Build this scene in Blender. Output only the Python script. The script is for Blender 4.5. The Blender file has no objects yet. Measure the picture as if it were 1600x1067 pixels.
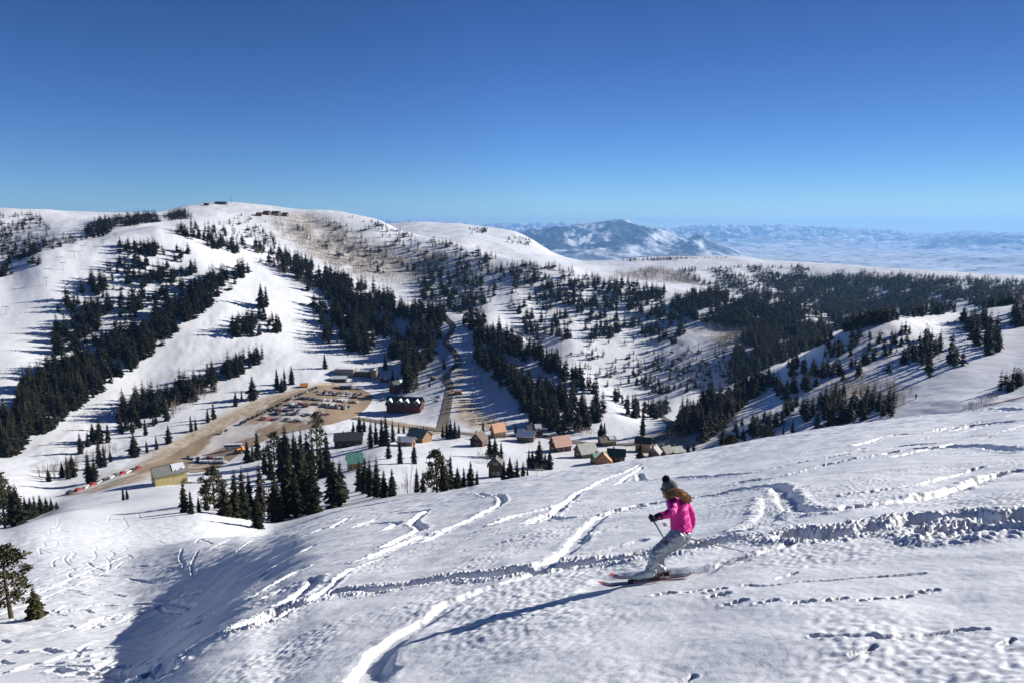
import bpy, bmesh, math, random
import numpy as np
from mathutils import Vector, Matrix, Euler

random.seed(7)
rng = np.random.default_rng(7)
scene = bpy.context.scene
COL = scene.collection
PI = math.pi

# ------------------------------------------------------------------ camera model (photo pixels, 1600 x 1067)
FPX = 1100.0
PITCH = math.atan(178.5 / FPX)
CP, SP = math.cos(PITCH), math.sin(PITCH)
EYE = 2.0


def ray(u, v):
    a = (np.asarray(u, float) - 800.0) / FPX
    b = (533.5 - np.asarray(v, float)) / FPX
    return a, CP + b * SP, -SP + b * CP


def az_tan(u, v):
    x, y, z = ray(u, v)
    return np.arctan2(x, y), z / np.hypot(x, y)


def at_depth(u, v, d):
    x, y, z = ray(u, v)
    return Vector((float(x) * d, float(y) * d, float(z) * d))


# ------------------------------------------------------------------ noise
_P = np.random.default_rng(11).permutation(1024)
_P = np.concatenate([_P, _P])
_GA = np.random.default_rng(12).uniform(0, 2 * PI, 1024)
_GX, _GY = np.cos(_GA), np.sin(_GA)


def perlin(x, y, seed=0):
    x = np.asarray(x, float) + seed * 17.13
    y = np.asarray(y, float) - seed * 9.71
    xi = np.floor(x).astype(np.int64); yi = np.floor(y).astype(np.int64)
    xf = x - xi; yf = y - yi
    xi &= 1023; yi &= 1023
    u = xf * xf * xf * (xf * (xf * 6 - 15) + 10); v = yf * yf * yf * (yf * (yf * 6 - 15) + 10)

    def g(ix, iy, dx, dy):
        h = _P[_P[ix & 1023] + (iy & 1023)]
        return _GX[h] * dx + _GY[h] * dy
    a = g(xi, yi, xf, yf); b = g(xi + 1, yi, xf - 1, yf)
    c = g(xi, yi + 1, xf, yf - 1); d = g(xi + 1, yi + 1, xf - 1, yf - 1)
    return 1.5 * (a + u * (b - a) + v * ((c + u * (d - c)) - (a + u * (b - a))))


def fbm(x, y, octv=4, seed=0, gain=0.5):
    s = 0; a = 1.0; f = 1.0
    for o in range(octv):
        s = s + a * perlin(x * f, y * f, seed + o * 3)
        a *= gain; f *= 2.03
    return s


def sstep(a, b, x):
    t = np.clip((np.asarray(x, float) - a) / (b - a), 0, 1)
    return t * t * (3 - 2 * t)


def pchip_slopes(X, Y):
    """X, Y: [K, n] -> slopes [K, n]"""
    h = np.diff(X, axis=0); d = np.diff(Y, axis=0) / h
    m = np.zeros_like(Y)
    w1 = 2 * h[1:] + h[:-1]; w2 = h[1:] + 2 * h[:-1]
    same = d[1:] * d[:-1] > 0
    with np.errstate(divide='ignore', invalid='ignore'):
        hm = (w1 + w2) / (w1 / d[:-1] + w2 / d[1:])
    m[1:-1] = np.where(same, hm, 0)
    m[0] = d[0]; m[-1] = d[-1]
    return m


def pchip1(xk, yk, xq):
    xk = np.asarray(xk, float)[:, None]; yk = np.asarray(yk, float)[:, None]
    m = pchip_slopes(xk, yk)[:, 0]; xk = xk[:, 0]; yk = yk[:, 0]
    xq = np.clip(xq, xk[0], xk[-1])
    i = np.clip(np.searchsorted(xk, xq, side='right') - 1, 0, len(xk) - 2)
    h = xk[i + 1] - xk[i]; t = (xq - xk[i]) / h
    return ((1 + 2 * t) * (1 - t) ** 2 * yk[i] + t * (1 - t) ** 2 * h * m[i] + t * t * (3 - 2 * t) * yk[i + 1] + t * t * (t - 1) * h * m[i + 1])


# ------------------------------------------------------------------ terrain feature lines: (u, v, r); v=None with z given as (u, None, r, z)
LINES = [
 # edge of the near slope / gully floor on the left
 [(-150,945,95),(0,922,100),(100,910,95),(200,900,92),(300,866,88),(370,844,100),(430,826,165),(500,806,150),(600,786,130),(700,768,115),(800,748,100),(900,733,95),(1000,718,90),(1100,703,88),(1200,684,85),(1300,668,82),(1400,655,80),(1500,645,78),(1600,631,76),(1750,615,75)],
 # just behind that edge
 [(-150,850,230),(0,827,230),(50,812,235),(100,800,245),(200,808,215),(300,800,212),(370,815,195),(430,820,205),(500,803,205),(550,792,215),(600,781,220),(700,765,240),(800,752,260),(900,744,270),(1000,737,280),(1100,727,290),(1200,712,290),(1300,697,290),(1400,682,290),(1500,670,290),(1600,655,290),(1750,640,290)],
 # cabin terrace
 [(-150,845,330),(0,832,330),(60,808,350),(120,778,395),(200,757,405),(300,748,400),(400,747,380),(500,738,374),(550,729,372),(600,716,376),(700,712,380),(800,714,390),(900,710,405),(1000,706,420),(1060,716,410),(1100,718,400),(1200,704,380),(1300,692,370),(1400,680,360),(1500,665,350),(1600,650,350),(1750,640,350)],
 # near side of the parking lot, valley road
 [(-150,760,470),(0,748,480),(100,748,485),(200,735,480),(300,722,486),(400,692,510),(500,668,530),(600,655,560),(700,671,505),(800,672,490),(900,668,490),(1000,668,495),(1050,664,500),(1100,668,480),(1200,655,460),(1300,645,450),(1400,630,450),(1500,605,460),(1600,585,480),(1750,570,480)],
 # far side of the lot, foot of the hills
 [(-150,720,560),(0,712,560),(100,712,545),(200,702,545),(300,672,575),(400,632,625),(500,603,670),(600,597,685),(650,600,660),(700,606,630),(760,632,580),(800,632,565),(850,640,550),(900,650,525),(960,655,520),(1010,664,515),(1050,664,515),(1100,655,500),(1200,640,490),(1300,620,490),(1400,600,500),(1500,575,520),(1600,560,540),(1750,545,540)],
 # lower slope
 [(-150,640,650),(0,640,650),(100,625,670),(200,610,690),(300,570,730),(400,560,740),(500,558,755),(600,565,745),(650,563,735),(700,566,700),(760,595,645),(800,600,620),(850,614,595),(900,632,560),(960,645,545),(1010,660,540),(1050,663,530),(1100,648,530),(1200,622,530),(1300,590,545),(1400,565,570),(1500,545,600),(1600,530,640),(1750,515,640)],
 # mid slope
 [(-150,530,800),(0,530,800),(100,520,810),(200,490,840),(300,460,880),(400,475,880),(500,490,900),(600,515,850),(650,520,830),(700,523,790),(760,546,735),(800,560,690),(850,582,645),(900,605,610),(960,630,580),(1010,653,570),(1050,661,545),(1100,640,565),(1200,603,590),(1300,555,605),(1400,525,640),(1500,510,735),(1600,495,790),(1750,480,790)],
 # first crest
 [(-150,425,990),(0,411,1000),(70,382,1010),(140,372,1030),(197,358,1050),(239,353,1060),(281,359,1060),(330,378,1050),(400,410,1030),(450,420,1040),(500,432,1040),(560,450,1020),(600,463,1000),(650,477,960),(700,490,905),(760,502,840),(800,518,780),(850,551,700),(893,581,655),(960,617,615),(1010,645,595),(1050,657,560),(1100,630,600),(1150,605,625),(1200,583,650),(1250,558,695),(1300,527,680),(1340,507,690),(1390,494,710),(1450,490,785),(1500,487,845),(1550,475,885),(1600,466,920),(1750,450,920)],
 # dip behind it
 [(-150,432,1100),(0,422,1100),(140,385,1180),(240,365,1220),(330,392,1200),(400,422,1180),(500,450,1190),(600,480,1150),(700,508,1080),(760,540,970),(800,575,900),(850,602,840),(900,622,800),(960,642,780),(1010,657,760),(1050,652,790),(1100,650,830),(1200,610,900),(1300,560,1000),(1400,525,1060),(1500,510,1110),(1600,490,1150),(1750,475,1150)],
 # foot of the back slope
 [(-150,400,1250),(0,398,1250),(100,372,1290),(200,350,1400),(300,366,1320),(400,402,1290),(500,440,1270),(600,470,1220),(700,490,1150),(760,500,1080),(800,522,1040),(850,570,960),(900,592,900),(960,615,880),(1010,622,880),(1100,590,940),(1170,568,985),(1240,562,1030),(1300,545,1100),(1400,520,1160),(1500,505,1210),(1600,488,1260),(1750,475,1260)],
 # mid back slope
 [(-150,365,1400),(0,365,1400),(100,350,1430),(200,342,1530),(300,345,1560),(400,360,1580),(500,385,1560),(600,415,1500),(700,440,1380),(800,460,1230),(850,490,1150),(900,510,1110),(960,530,1090),(1010,540,1080),(1100,526,1100),(1170,524,1130),(1240,526,1180),(1300,525,1230),(1400,505,1290),(1500,490,1340),(1600,475,1380),(1750,462,1380)],
 # back crest (left skyline, sunny hill, dark forest)
 [(-150,325,1600),(0,325,1600),(60,326,1600),(110,331,1620),(200,334,1680),(260,329,1800),(300,321,1880),(350,317,1950),(400,319,1950),(450,326,1930),(526,331,1900),(583,342,1850),(633,362,1780),(681,373,1720),(718,381,1680),(774,398,1600),(842,409,1530),(884,414,1520),(926,429,1490),(969,435,1480),(1011,441,1480),(1053,449,1480),(1109,458,1480),(1200,466,1430),(1250,476,1440),(1300,492,1430),(1340,497,1440),(1400,486,1480),(1500,469,1530),(1600,455,1580),(1750,445,1580)],
 # dip
 [(-150,345,1950),(0,345,1950),(200,350,2100),(350,340,2300),(526,355,2250),(633,375,2150),(718,388,2050),(774,402,1950),(842,414,1750),(900,424,1700),(969,441,1640),(1053,454,1640),(1109,464,1650),(1200,472,1660),(1300,498,1660),(1400,491,1700),(1500,473,1750),(1600,460,1800),(1750,450,1800)],
 # slope of the plateau
 [(-150,370,2500),(0,370,2500),(350,365,2700),(526,365,2700),(633,365,2650),(718,366,2600),(774,378,2500),(842,398,2350),(900,414,2200),(969,424,2150),(1053,428,2150),(1109,432,2150),(1200,440,2150),(1300,455,2100),(1400,450,2080),(1500,448,2060),(1600,445,2050),(1750,438,2050)],
 # plateau edge and mid hills
 [(-150,378,3000),(0,378,3000),(350,370,3200),(526,360,3300),(600,351,3300),(650,347,3300),(700,349,3300),(760,355,3300),(800,361,3200),(830,374,3100),(870,398,3000),(920,408,2750),(960,407,2700),(1000,403,2750),(1060,401,2800),(1100,401,2800),(1150,402,2800),(1200,407,2800),(1300,413,2700),(1400,420,2600),(1500,426,2500),(1600,432,2400),(1750,440,2400)],
 [(u, None, 3900, -330) for u in (-150, 400, 800, 1200, 1750)],
 # far valley floor
 [(u, None, 6000, -560) for u in (-150, 400, 800, 1200, 1750)],
 [(u, None, 9000, z) for u, z in ((-150,-590),(600,-590),(780,-560),(900,-540),(1000,-560),(1200,-600),(1750,-600))],
 # mountain flank and peak line
 [(u, None, 11500, z) for u, z in ((-150,-590),(700,-500),(800,-400),(880,-330),(960,-330),(1040,-400),(1100,-450),(1170,-560),(1250,-600),(1750,-600))],
 [(-150,400,14500),(600,395,14500),(700,378,14500),(790,366,14500),(842,359,14500),(884,355,14500),(910,352,14500),(935,348,14500),(955,346,14500),(974,343.5,14500),(991,350,14500),(1012,355,14500),(1033,359.5,14500),(1053,367,14500),(1073,375,14500),(1083,370,14500),(1092,366,14500),(1106,377,14500),(1137,387,14500),(1165,396,14500),(1230,401,14500),(1400,402,14500),(1750,402,14500)],
 [(u, None, 18000, z) for u, z in ((-150,-600),(800,-520),(950,-420),(1100,-520),(1750,-600))],
 [(u, None, 21500, z) for u, z in ((-150,-560),(800,-500),(1100,-480),(1300,-500),(1420,-470),(1490,-300),(1540,-270),(1600,-262),(1750,-250))],
 [(u, None, 26000, z) for u, z in ((-150,-250),(800,-250),(1000,-250),(1150,-200),(1300,-280),(1420,-330),(1500,-260),(1600,-240),(1750,-260))],
 [(-150,356,31000),(500,352,31000),(600,347,31000),(650,346,31000),(700,349,31000),(760,352,31000),(800,351,31000),(850,350,31000),(880,350,31000),(960,352,31000),(1050,358,31000),(1090,354,31000),(1130,353,31000),(1200,353,31000),(1260,355,31000),(1300,357,31000),(1350,359,31000),(1400,363,31000),(1430,367,31000),(1460,368,31000),(1500,364,31000),(1550,365,31000),(1600,366,31000),(1750,366,31000)],
 [(u, None, 34000, -300) for u in (-150, 400, 800, 1200, 1750)],
]

NF = 1240
az_f = np.radians(np.linspace(-41, 41, NF))
DAZ = az_f[1] - az_f[0]
side = np.radians(np.concatenate([np.arange(41.4, 48, 0.8), np.arange(49, 131, 3.0)]))
AZ = np.concatenate([-side[::-1], az_f, side])
C0 = len(side)
NC = len(AZ)
R_A = np.geomspace(1.0, 4.0, 50, endpoint=False)
R_B = np.geomspace(4.0, 235.0, 1300, endpoint=False)
R_C = np.geomspace(235.0, 3900.0, 520, endpoint=False)
R_D = np.geomspace(3900.0, 51000.0, 330)
RR = np.concatenate([R_A, R_B, R_C, R_D])
NR = len(RR); NEARROWS = len(R_A) + len(R_B); HILLROWS = NEARROWS + len(R_C)
R0B = len(R_A); DLB = math.log(R_B[1] / R_B[0])

KX, KY = [], []
FS = 1.5                                           # the far country lies half as far again
for L in LINES:
    a, t, lr = [], [], []
    for p in L:
        if p[2] >= 5900:
            p = (p[0], p[1], p[2] * FS) if p[1] is not None else (p[0], None, p[2] * FS, p[3] * FS)
        if p[1] is None:
            A, _ = az_tan(p[0], 380); T = p[3] / p[2]
        else:
            A, T = az_tan(p[0], p[1])
        a.append(float(A)); t.append(float(T)); lr.append(math.log(p[2]))
    KX.append(pchip1(a, lr, AZ)); KY.append(pchip1(a, t, AZ))
KX = np.array(KX); KY = np.array(KY)
R1 = np.exp(KX[0]); T1 = KY[0]
# knot on the near wedge, so slopes join
kx0 = np.log(R1 * 0.5); ky0 = T1 - EYE * (1 / (R1 * 0.5) - 1 / R1)
KX = np.vstack([kx0, KX]); KY = np.vstack([ky0, KY])
KX = np.maximum.accumulate(KX + np.arange(KX.shape[0])[:, None] * 1e-4, axis=0)
KM = pchip_slopes(KX, KY)
KM[0] = EYE / (R1 * 0.5)
_k = np.hanning(61); _k /= _k.sum()
for i in range(1, KM.shape[0]):                    # no creases where a slope flattens out sideways
    KM[i] = np.convolve(np.pad(KM[i], 30, mode='edge'), _k, mode='valid')
K = KX.shape[0]


def loft(cols, lr):
    """tangent of elevation for rows lr [nr] at columns index array cols -> [nr, nc]"""
    X = KX[:, cols]; Y = KY[:, cols]; M = KM[:, cols]
    out = np.empty((len(lr), X.shape[1]))
    idx = np.zeros(out.shape, np.int32)
    for k in range(1, K - 1):
        idx += (lr[:, None] >= X[k][None, :])
    cc = np.arange(X.shape[1])[None, :]
    x0 = X[idx, cc]; h = X[idx + 1, cc] - x0
    t = np.clip((lr[:, None] - x0) / h, 0, 1)
    a = t * t
    out = (1 + 2 * t) * (1 - t) ** 2 * Y[idx, cc] + t * (1 - t) ** 2 * h * M[idx, cc] + a * (3 - 2 * t) * Y[idx + 1, cc] + a * (t - 1) * h * M[idx + 1, cc]
    near = np.exp(lr)[:, None] < 0.5 * R1[cols][None, :]
    nearv = T1[cols][None, :] - EYE * (1 / np.exp(lr)[:, None] - 1 / R1[cols][None, :])
    return np.where(near, nearv, out)


TAU = loft(np.arange(NC), np.log(RR))
X = RR[:, None] * np.sin(AZ)[None, :]
Y = RR[:, None] * np.cos(AZ)[None, :]
Z = TAU * RR[:, None]

# ---- gully bank left of the near crest
n1 = perlin(X[:NEARROWS] / 5, Y[:NEARROWS] / 5, 4)
cy = np.array([-60, 0, 8, 15, 30, 57, 85, 120.]); cx = np.array([-4.0, -4.4, -4.6, -4.9, -8.6, -17.5, -29, -46.])
xc = np.interp(Y[:NEARROWS], cy, cx) + 0.5 * n1 + 0.25 * perlin(X[:NEARROWS] / 1.6, Y[:NEARROWS] / 1.6, 5)
dist = xc - X[:NEARROWS]
Wb = np.interp(Y[:NEARROWS], [0, 15, 30, 60, 100], [4, 5.5, 8.5, 14, 18])
Db = np.interp(np.hypot(X[:NEARROWS], Y[:NEARROWS]), [0, 10, 24, 52, 70, 105], [0.7, 0.9, 1.7, 3.8, 3.4, 0.0])
s = np.clip(dist / Wb, 0, 1)
Z[:NEARROWS] -= Db * (s * s * (3 - 2 * s))
# ---- a second small scoop beyond, in the shade of the edge trees
gx, gy = -60.0, 150.0
dd = ((X[:NEARROWS] - gx) / 26) ** 2 + ((Y[:NEARROWS] - gy) / 22) ** 2
Z[:NEARROWS] -= 4.0 * np.exp(-dd)
dd = ((X[:NEARROWS] + 46) / 12) ** 2 + ((Y[:NEARROWS] - 158) / 16) ** 2
Z[:NEARROWS] += 1.6 * np.exp(-dd)

# ---- natural relief
RG = np.broadcast_to(RR[:, None], Z.shape)
mid = slice(NEARROWS - 250, HILLROWS)
xm, ym, rm = X[mid], Y[mid], RG[mid]
calm = 1 - 0.85 * np.exp(-((rm - 560) / 140.0) ** 2)
w = sstep(120, 330, rm) * calm
Z[mid] += w * (3.0 * fbm(xm / 110, ym / 110, 3, 1, 0.42) + 0.5 * np.abs(fbm(xm / 38, ym / 38, 2, 9)) * sstep(600, 900, rm))
Z[mid] += sstep(200, 420, rm) * (0.45 + 0.55 * sstep(-.2, .4, perlin(xm / 160, ym / 160, 64))) * (0.55 * fbm(xm / 22, ym / 30, 3, 61) + 0.35 * np.abs(perlin(xm / 11, ym / 9, 62)))
far = slice(HILLROWS, NR)
xf, yf, rf = X[far], Y[far], RG[far]
rf = rf / FS
rid = 1 - np.abs(fbm(xf / 2600, yf / 2600, 5, 21)) * 1.5
hgt = np.clip((Z[far] / FS + 580) / 400, 0, 1)
Z[far] += FS * hgt * (rid - 0.75) * 250 * sstep(8000, 11500, rf) * (1 - 0.85 * np.exp(-((rf - 14500) / 450) ** 2)) * np.where(rf > 16000, 1.25, 1.0)
Z[far] += 32 * fbm(xf / 1300, yf / 1300, 4, 31) * sstep(5000, 9000, rf)

ZM = Z.copy()                      # the ground without snow detail
TAUM = ZM / RR[:, None]
TAUMAX = np.maximum.accumulate(np.where(RR[:, None] > 3.0, TAUM, -9), axis=0)


_MAXES = {}


def pick(u, v, rmin=0):
    """ground seen at photo pixel (u, v), beyond rmin metres: x, y, z, r  (arrays)"""
    if rmin not in _MAXES:
        _MAXES[rmin] = TAUMAX if rmin == 0 else np.maximum.accumulate(np.where(RR[:, None] > rmin, TAUM, -9), axis=0)
    TM = _MAXES[rmin]
    a, t = az_tan(u, v)
    a = np.atleast_1d(a); t = np.atleast_1d(t)
    c = np.clip(np.round((a - az_f[0]) / DAZ).astype(int), 0, NF - 1) + C0
    out = np.empty((len(a), 4))
    for i in range(len(a)):
        k = int(np.searchsorted(TM[:, c[i]], t[i]))
        k = min(max(k, 1), NR - 1)
        t0, t1 = TAUM[k - 1, c[i]], TAUM[k, c[i]]
        f = 0 if abs(t1 - t0) < 1e-9 else min(max((t[i] - t0) / (t1 - t0), 0), 1)
        r = RR[k - 1] + f * (RR[k] - RR[k - 1])
        out[i] = (r * math.sin(a[i]), r * math.cos(a[i]), r * t[i] if k < NR - 1 else ZM[k, c[i]], r)
    return out


def ground_z(x, y, fine=False):
    x = np.atleast_1d(np.asarray(x, float)); y = np.atleast_1d(np.asarray(y, float))
    a = np.arctan2(x, y); r = np.hypot(x, y)
    fc = np.interp(a, AZ, np.arange(NC)); fr = np.interp(np.log(r), np.log(RR), np.arange(NR))
    c = np.clip(fc.astype(int), 0, NC - 2); k = np.clip(fr.astype(int), 0, NR - 2)
    p = fc - c; q = fr - k
    G = Z if fine else ZM
    return (G[k, c] * (1 - p) * (1 - q) + G[k, c + 1] * p * (1 - q) + G[k + 1, c] * (1 - p) * q + G[k + 1, c + 1] * p * q)


# ------------------------------------------------------------------ ski tracks pressed into the near snow
def cr(pts, n=10):
    P = [np.array(p, float) for p in pts]
    P = [2 * P[0] - P[1]] + P + [2 * P[-1] - P[-2]]
    out = []
    for i in range(1, len(P) - 2):
        for j in range(n):
            t = j / n
            out.append(0.5 * ((2 * P[i]) + (-P[i - 1] + P[i + 1]) * t + (2 * P[i - 1] - 5 * P[i] + 4 * P[i + 1] - P[i + 2]) * t * t + (-P[i - 1] + 3 * P[i] - 3 * P[i + 1] + P[i + 2]) * t ** 3))
    out.append(P[-2])
    return np.array(out)


def z2(off, sc, pts):
    return [(off[0] + x * sc, off[1] + y * sc) for x, y in pts]


c4 = lambda *p: z2((0, 767), 0.3125, p)
c5 = lambda *p: z2((400, 767), 0.375, p)
c6 = lambda *p: z2((1000, 767), 0.375, p)
c8 = lambda *p: z2((1100, 560), 0.3125, p)
# (pixels, half width, depth, berm, roughness)
TRACKS = [
 ([(400,981),(422,969),(449,958),(486,945),(520,932),(561,924),(602,921),(655,911),(722,902),(775,896),(846,889),(887,883),(944,879),(1000,873),(1046,866),(1077,860),(1128,850)], 0.36, 0.24, 0.05, 0.10),
 ([(560,1080),(580,1037),(610,1007),(644,984),(685,962),(719,943),(760,924),(805,909),(839,896),(861,876),(887,857),(906,838),(929,816),(955,801),(1000,784)], 0.24, 0.095, 0.02, 0.006),
 ([(835,818),(857,807),(897,776),(930,757),(965,742),(1000,728)], 0.22, 0.12, 0.05, 0.02),
 ([(960,758),(985,742),(1003,730)], 0.2, 0.12, 0.05, 0.02),
 ([(998,740),(1006,749),(1030,750),(1060,748),(1100,746),(1162,741),(1225,730),(1272,721),(1319,713),(1366,705),(1412,697),(1475,693)], 0.24, 0.14, 0.05, 0.02),
 ([(1162,751),(1225,743),(1287,729),(1350,718),(1412,708),(1475,702),(1537,700),(1600,705)], 0.28, 0.13, 0.05, 0.04),
 ([(1341,694),(1397,682),(1444,676),(1506,666),(1553,657),(1600,647)], 0.3, 0.16, 0.07, 0.03),
 ([(1412,654),(1506,644),(1600,638)], 0.4, 0.2, 0.07, 0.03),
 ([(1490,672),(1537,663),(1600,657)], 0.3, 0.15, 0.07, 0.04),
 ([(960,795),(1030,784),(1100,776),(1147,768),(1209,763),(1225,772),(1234,788),(1247,800),(1287,804),(1350,794),(1412,782),(1475,766),(1506,757),(1553,738),(1600,729)], 0.26, 0.14, 0.05, 0.045),
 (c8((330,700),(345,740),(330,780),(300,820),(230,850)), 0.3, 0.05, 0.05, 0.045),
 ([(1250,840),(1290,839),(1319,833),(1352,831),(1366,826),(1400,824),(1444,815),(1480,816),(1506,810),(1560,812),(1610,806)], 0.42, 0.2, 0.07, 0.13),
 ([(1480,836),(1540,828),(1600,824)], 0.5, 0.12, 0.08, 0.10),
 (c6((720,605),(950,592),(1030,597),(1200,575),(1330,556),(1450,545)), 0.045, 0.022, 0.01, 0.006),
 (c6((890,660),(930,645),(980,630)), 0.04, 0.035, 0.006, 0.0),
 (c6((1510,610),(1560,585)), 0.035, 0.035, 0.006, 0.0),
 (c6((165,770),(230,745)), 0.035, 0.03, 0.006, 0.0),
 (c6((575,370),(650,345)), 0.035, 0.03, 0.006, 0.0),
 ([(1086,900),(1110,893),(1140,884),(1200,868),(1250,850)], 0.13, 0.05, 0.035, 0.02),
 (c6((440,408),(560,400),(700,378),(940,355),(1180,340)), 0.05, 0.02, 0.01, 0.006),
 (c5((540,225),(620,185),(690,152),(655,130),(700,92),(722,76),(650,84),(580,95)), 0.3, 0.17, 0.07, 0.03),
 (c5((430,300),(500,265),(560,235),(690,185),(750,170),(850,140),(950,92),(1010,60),(1020,25),(930,15)), 0.25, 0.15, 0.07, 0.03),
 (c5((700,205),(800,160),(905,110),(1000,75)), 0.2, 0.12, 0.05, 0.03),
 (c5((1000,130),(1100,100),(1250,65),(1340,45)), 0.25, 0.15, 0.07, 0.04),
 (c5((1130,132),(1220,95)), 0.3, 0.1, 0.08, 0.05),
 (c5((1210,108),(1300,118),(1440,100),(1600,66)), 0.26, 0.16, 0.06, 0.03),
 (c5((215,185),(280,155)), 0.35, 0.15, 0.06, 0.02), (c5((300,160),(390,115)), 0.35, 0.15, 0.06, 0.02),
 (c5((420,150),(500,115)), 0.35, 0.15, 0.06, 0.02), (c5((540,162),(590,132),(480,140)), 0.3, 0.14, 0.05, 0.02),
 (c5((0,440),(70,395),(150,340),(190,310)), 0.25, 0.12, 0.06, 0.03), (c5((20,360),(100,300),(240,225)), 0.2, 0.1, 0.04, 0.01),
 (c5((100,560),(150,520),(260,450),(400,345),(540,285)), 0.12, 0.06, 0.04, 0.03),
 (c5((60,455),(150,410),(240,382),(215,420),(120,490)), 0.22, 0.12, 0.05, 0.02),
]
# switchback turns far down the gully on the left
for p in (((300,190),(318,200),(345,205)), ((540,150),(548,125),(590,112)), ((610,130),(630,158),(640,178)), ((330,320),(322,345),(350,372)), ((270,380),(265,352),(300,330)),
          ((375,308),(358,322),(366,335)), ((440,360),(480,385),(540,395),(545,350),(525,335)), ((580,385),(620,352),(662,340)), ((910,290),(902,335),(922,372),(895,390),(830,385)),
          ((990,300),(962,365),(966,420)), ((560,392),(650,385),(735,375)), ((640,440),(770,460)), ((830,455),(870,440),(950,435)), ((800,590),(832,604),(950,600)),
          ((650,648),(720,655)), ((780,660),(840,650)), ((510,780),(640,785),(740,795)), ((480,910),(500,880),(560,850)), ((480,915),(560,930),(640,940)), ((0,850),(60,865)),
          ((370,830),(400,792),(470,760),(640,740)), ((0,740),(40,752)), ((930,270),(975,260),(1000,240),(1060,262)), ((1060,290),(1110,258),(1160,240)),
          ((1190,300),(1260,250),(1330,232)), ((1240,225),(1290,190),(1310,172)), ((140,300),(200,292),(250,310)), ((400,230),(470,215),(540,220)), ((690,110),(700,135),(740,140)), ((180,160),(240,150))):
    TRACKS.append((c4(*p), 0.22, 0.11, 0.05, 0.02))
for i in range(34):
    x0 = random.uniform(-60, 700); y0 = random.uniform(420, 950); L = random.uniform(200, 480); sl = random.uniform(-0.05, 0.38)
    pts = [(x0 + L * k / 5, y0 - L * k / 5 * sl + random.uniform(-9, 9)) for k in range(6)]
    TRACKS.append((c4(*pts), random.uniform(0.16, 0.34), random.uniform(0.08, 0.17), 0.06, 0.03))
for i in range(13):
    x0 = random.uniform(60, 800); y0 = random.uniform(90, 380); dxx = random.uniform(-60, 10); n = random.randint(3, 5); w0 = random.uniform(10, 34)
    pts = [(x0 + dxx * k / n + (w0 if k % 2 else 0) * random.uniform(.6, 1.3), y0 + 17 * k * random.uniform(.7, 1.2)) for k in range(n)]
    TRACKS.append((c4(*pts), random.uniform(.16, .24), random.uniform(.06, .11), 0.04, 0.02))
for i in range(16):                                                     # faint older lines over the near slope
    x0 = random.uniform(480, 1500); y0 = random.uniform(0, 1) * (230 - (x0 - 480) * 0.11) + 800 - (x0 - 480) * 0.145
    L = random.uniform(60, 240)
    TRACKS.append(([(x0, y0), (x0 + L * .5, y0 - L * .1 + random.uniform(-4, 4)), (x0 + L, y0 - L * .21)], random.uniform(.1, .2), random.uniform(.03, .07), .03, .02))

ZD = np.zeros((NEARROWS, NC))
ROUGH = np.zeros((NEARROWS, NC))
FOOT = [(1000,941),(1055,936),(1105,930),(1116,943),(1142,949),(1180,949),(1225,945),(1274,941),(1330,936),(1375,932),(1431,921),(1495,915)]


def stamp(points_xy, hw, depth, berm, rough, reach=2.6):
    n = len(points_xy)
    if n < 2:
        return
    tg = np.gradient(points_xy, axis=0)
    R = hw * reach
    ra = np.hypot(points_xy[:, 0], points_xy[:, 1]); aa = np.arctan2(points_xy[:, 0], points_xy[:, 1])
    fr = R0B + np.log(ra / R_B[0]) / DLB; fc = C0 + (aa - az_f[0]) / DAZ
    wr = R / ra / DLB + 1; wc = R / ra / DAZ + 1
    k0 = int(max((fr - wr).min(), 0)); k1 = int(min((fr + wr).max() + 2, NEARROWS)); j0 = int(max((fc - wc).min(), 0)); j1 = int(min((fc + wc).max() + 2, NC))
    if k1 <= k0 or j1 <= j0:
        return
    D = np.full((k1 - k0, j1 - j0), 9e9)
    for i in range(n):
        a, b = int(max(fr[i] - wr[i], k0)), int(min(fr[i] + wr[i] + 2, k1))
        c, d = int(max(fc[i] - wc[i], j0)), int(min(fc[i] + wc[i] + 2, j1))
        if b <= a or d <= c:
            continue
        q = (X[a:b, c:d] - points_xy[i, 0]) ** 2 + (Y[a:b, c:d] - points_xy[i, 1]) ** 2
        S = D[a - k0:b - k0, c - j0:d - j0]
        np.minimum(S, q, out=S)
    D = np.sqrt(D)
    m = D < R
    if not m.any():
        return
    xs, ys, d = X[k0:k1, j0:j1][m], Y[k0:k1, j0:j1][m], D[m]
    wob = 1 + 0.42 * perlin(xs / (3 * hw), ys / (3 * hw), 40) + 0.18 * perlin(xs / (0.8 * hw), ys / (0.8 * hw), 44)
    g = -depth * (1 - sstep(0.45, 1.0, d / hw * wob))
    ch = np.clip(0.55 + 0.9 * perlin(xs / (0.9 * hw), ys / (0.9 * hw), 41), 0, 1.6)
    g = g + 0.75 * berm * np.exp(-((d / hw - 1.35) / 0.42) ** 2) * ch
    band = 1 - sstep(1.2, 2.4, d / hw)
    sc = max(0.07, hw * 0.22) * np.clip(np.hypot(xs, ys) / 20, 1, 9)
    rough = rough * 0.36; depth = depth * 0.88
    g = g + rough * band * (np.abs(perlin(xs / sc, ys / sc, 42)) * 1.6 - 0.35 + 0.6 * np.abs(perlin(xs / sc * 2.3, ys / sc * 2.3, 43)))
    V = ZD[k0:k1, j0:j1]
    v = V[m]
    V[m] = np.where(np.abs(g) > np.abs(v) * 0.6, g + 0.35 * v, v + 0.35 * g)


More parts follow.
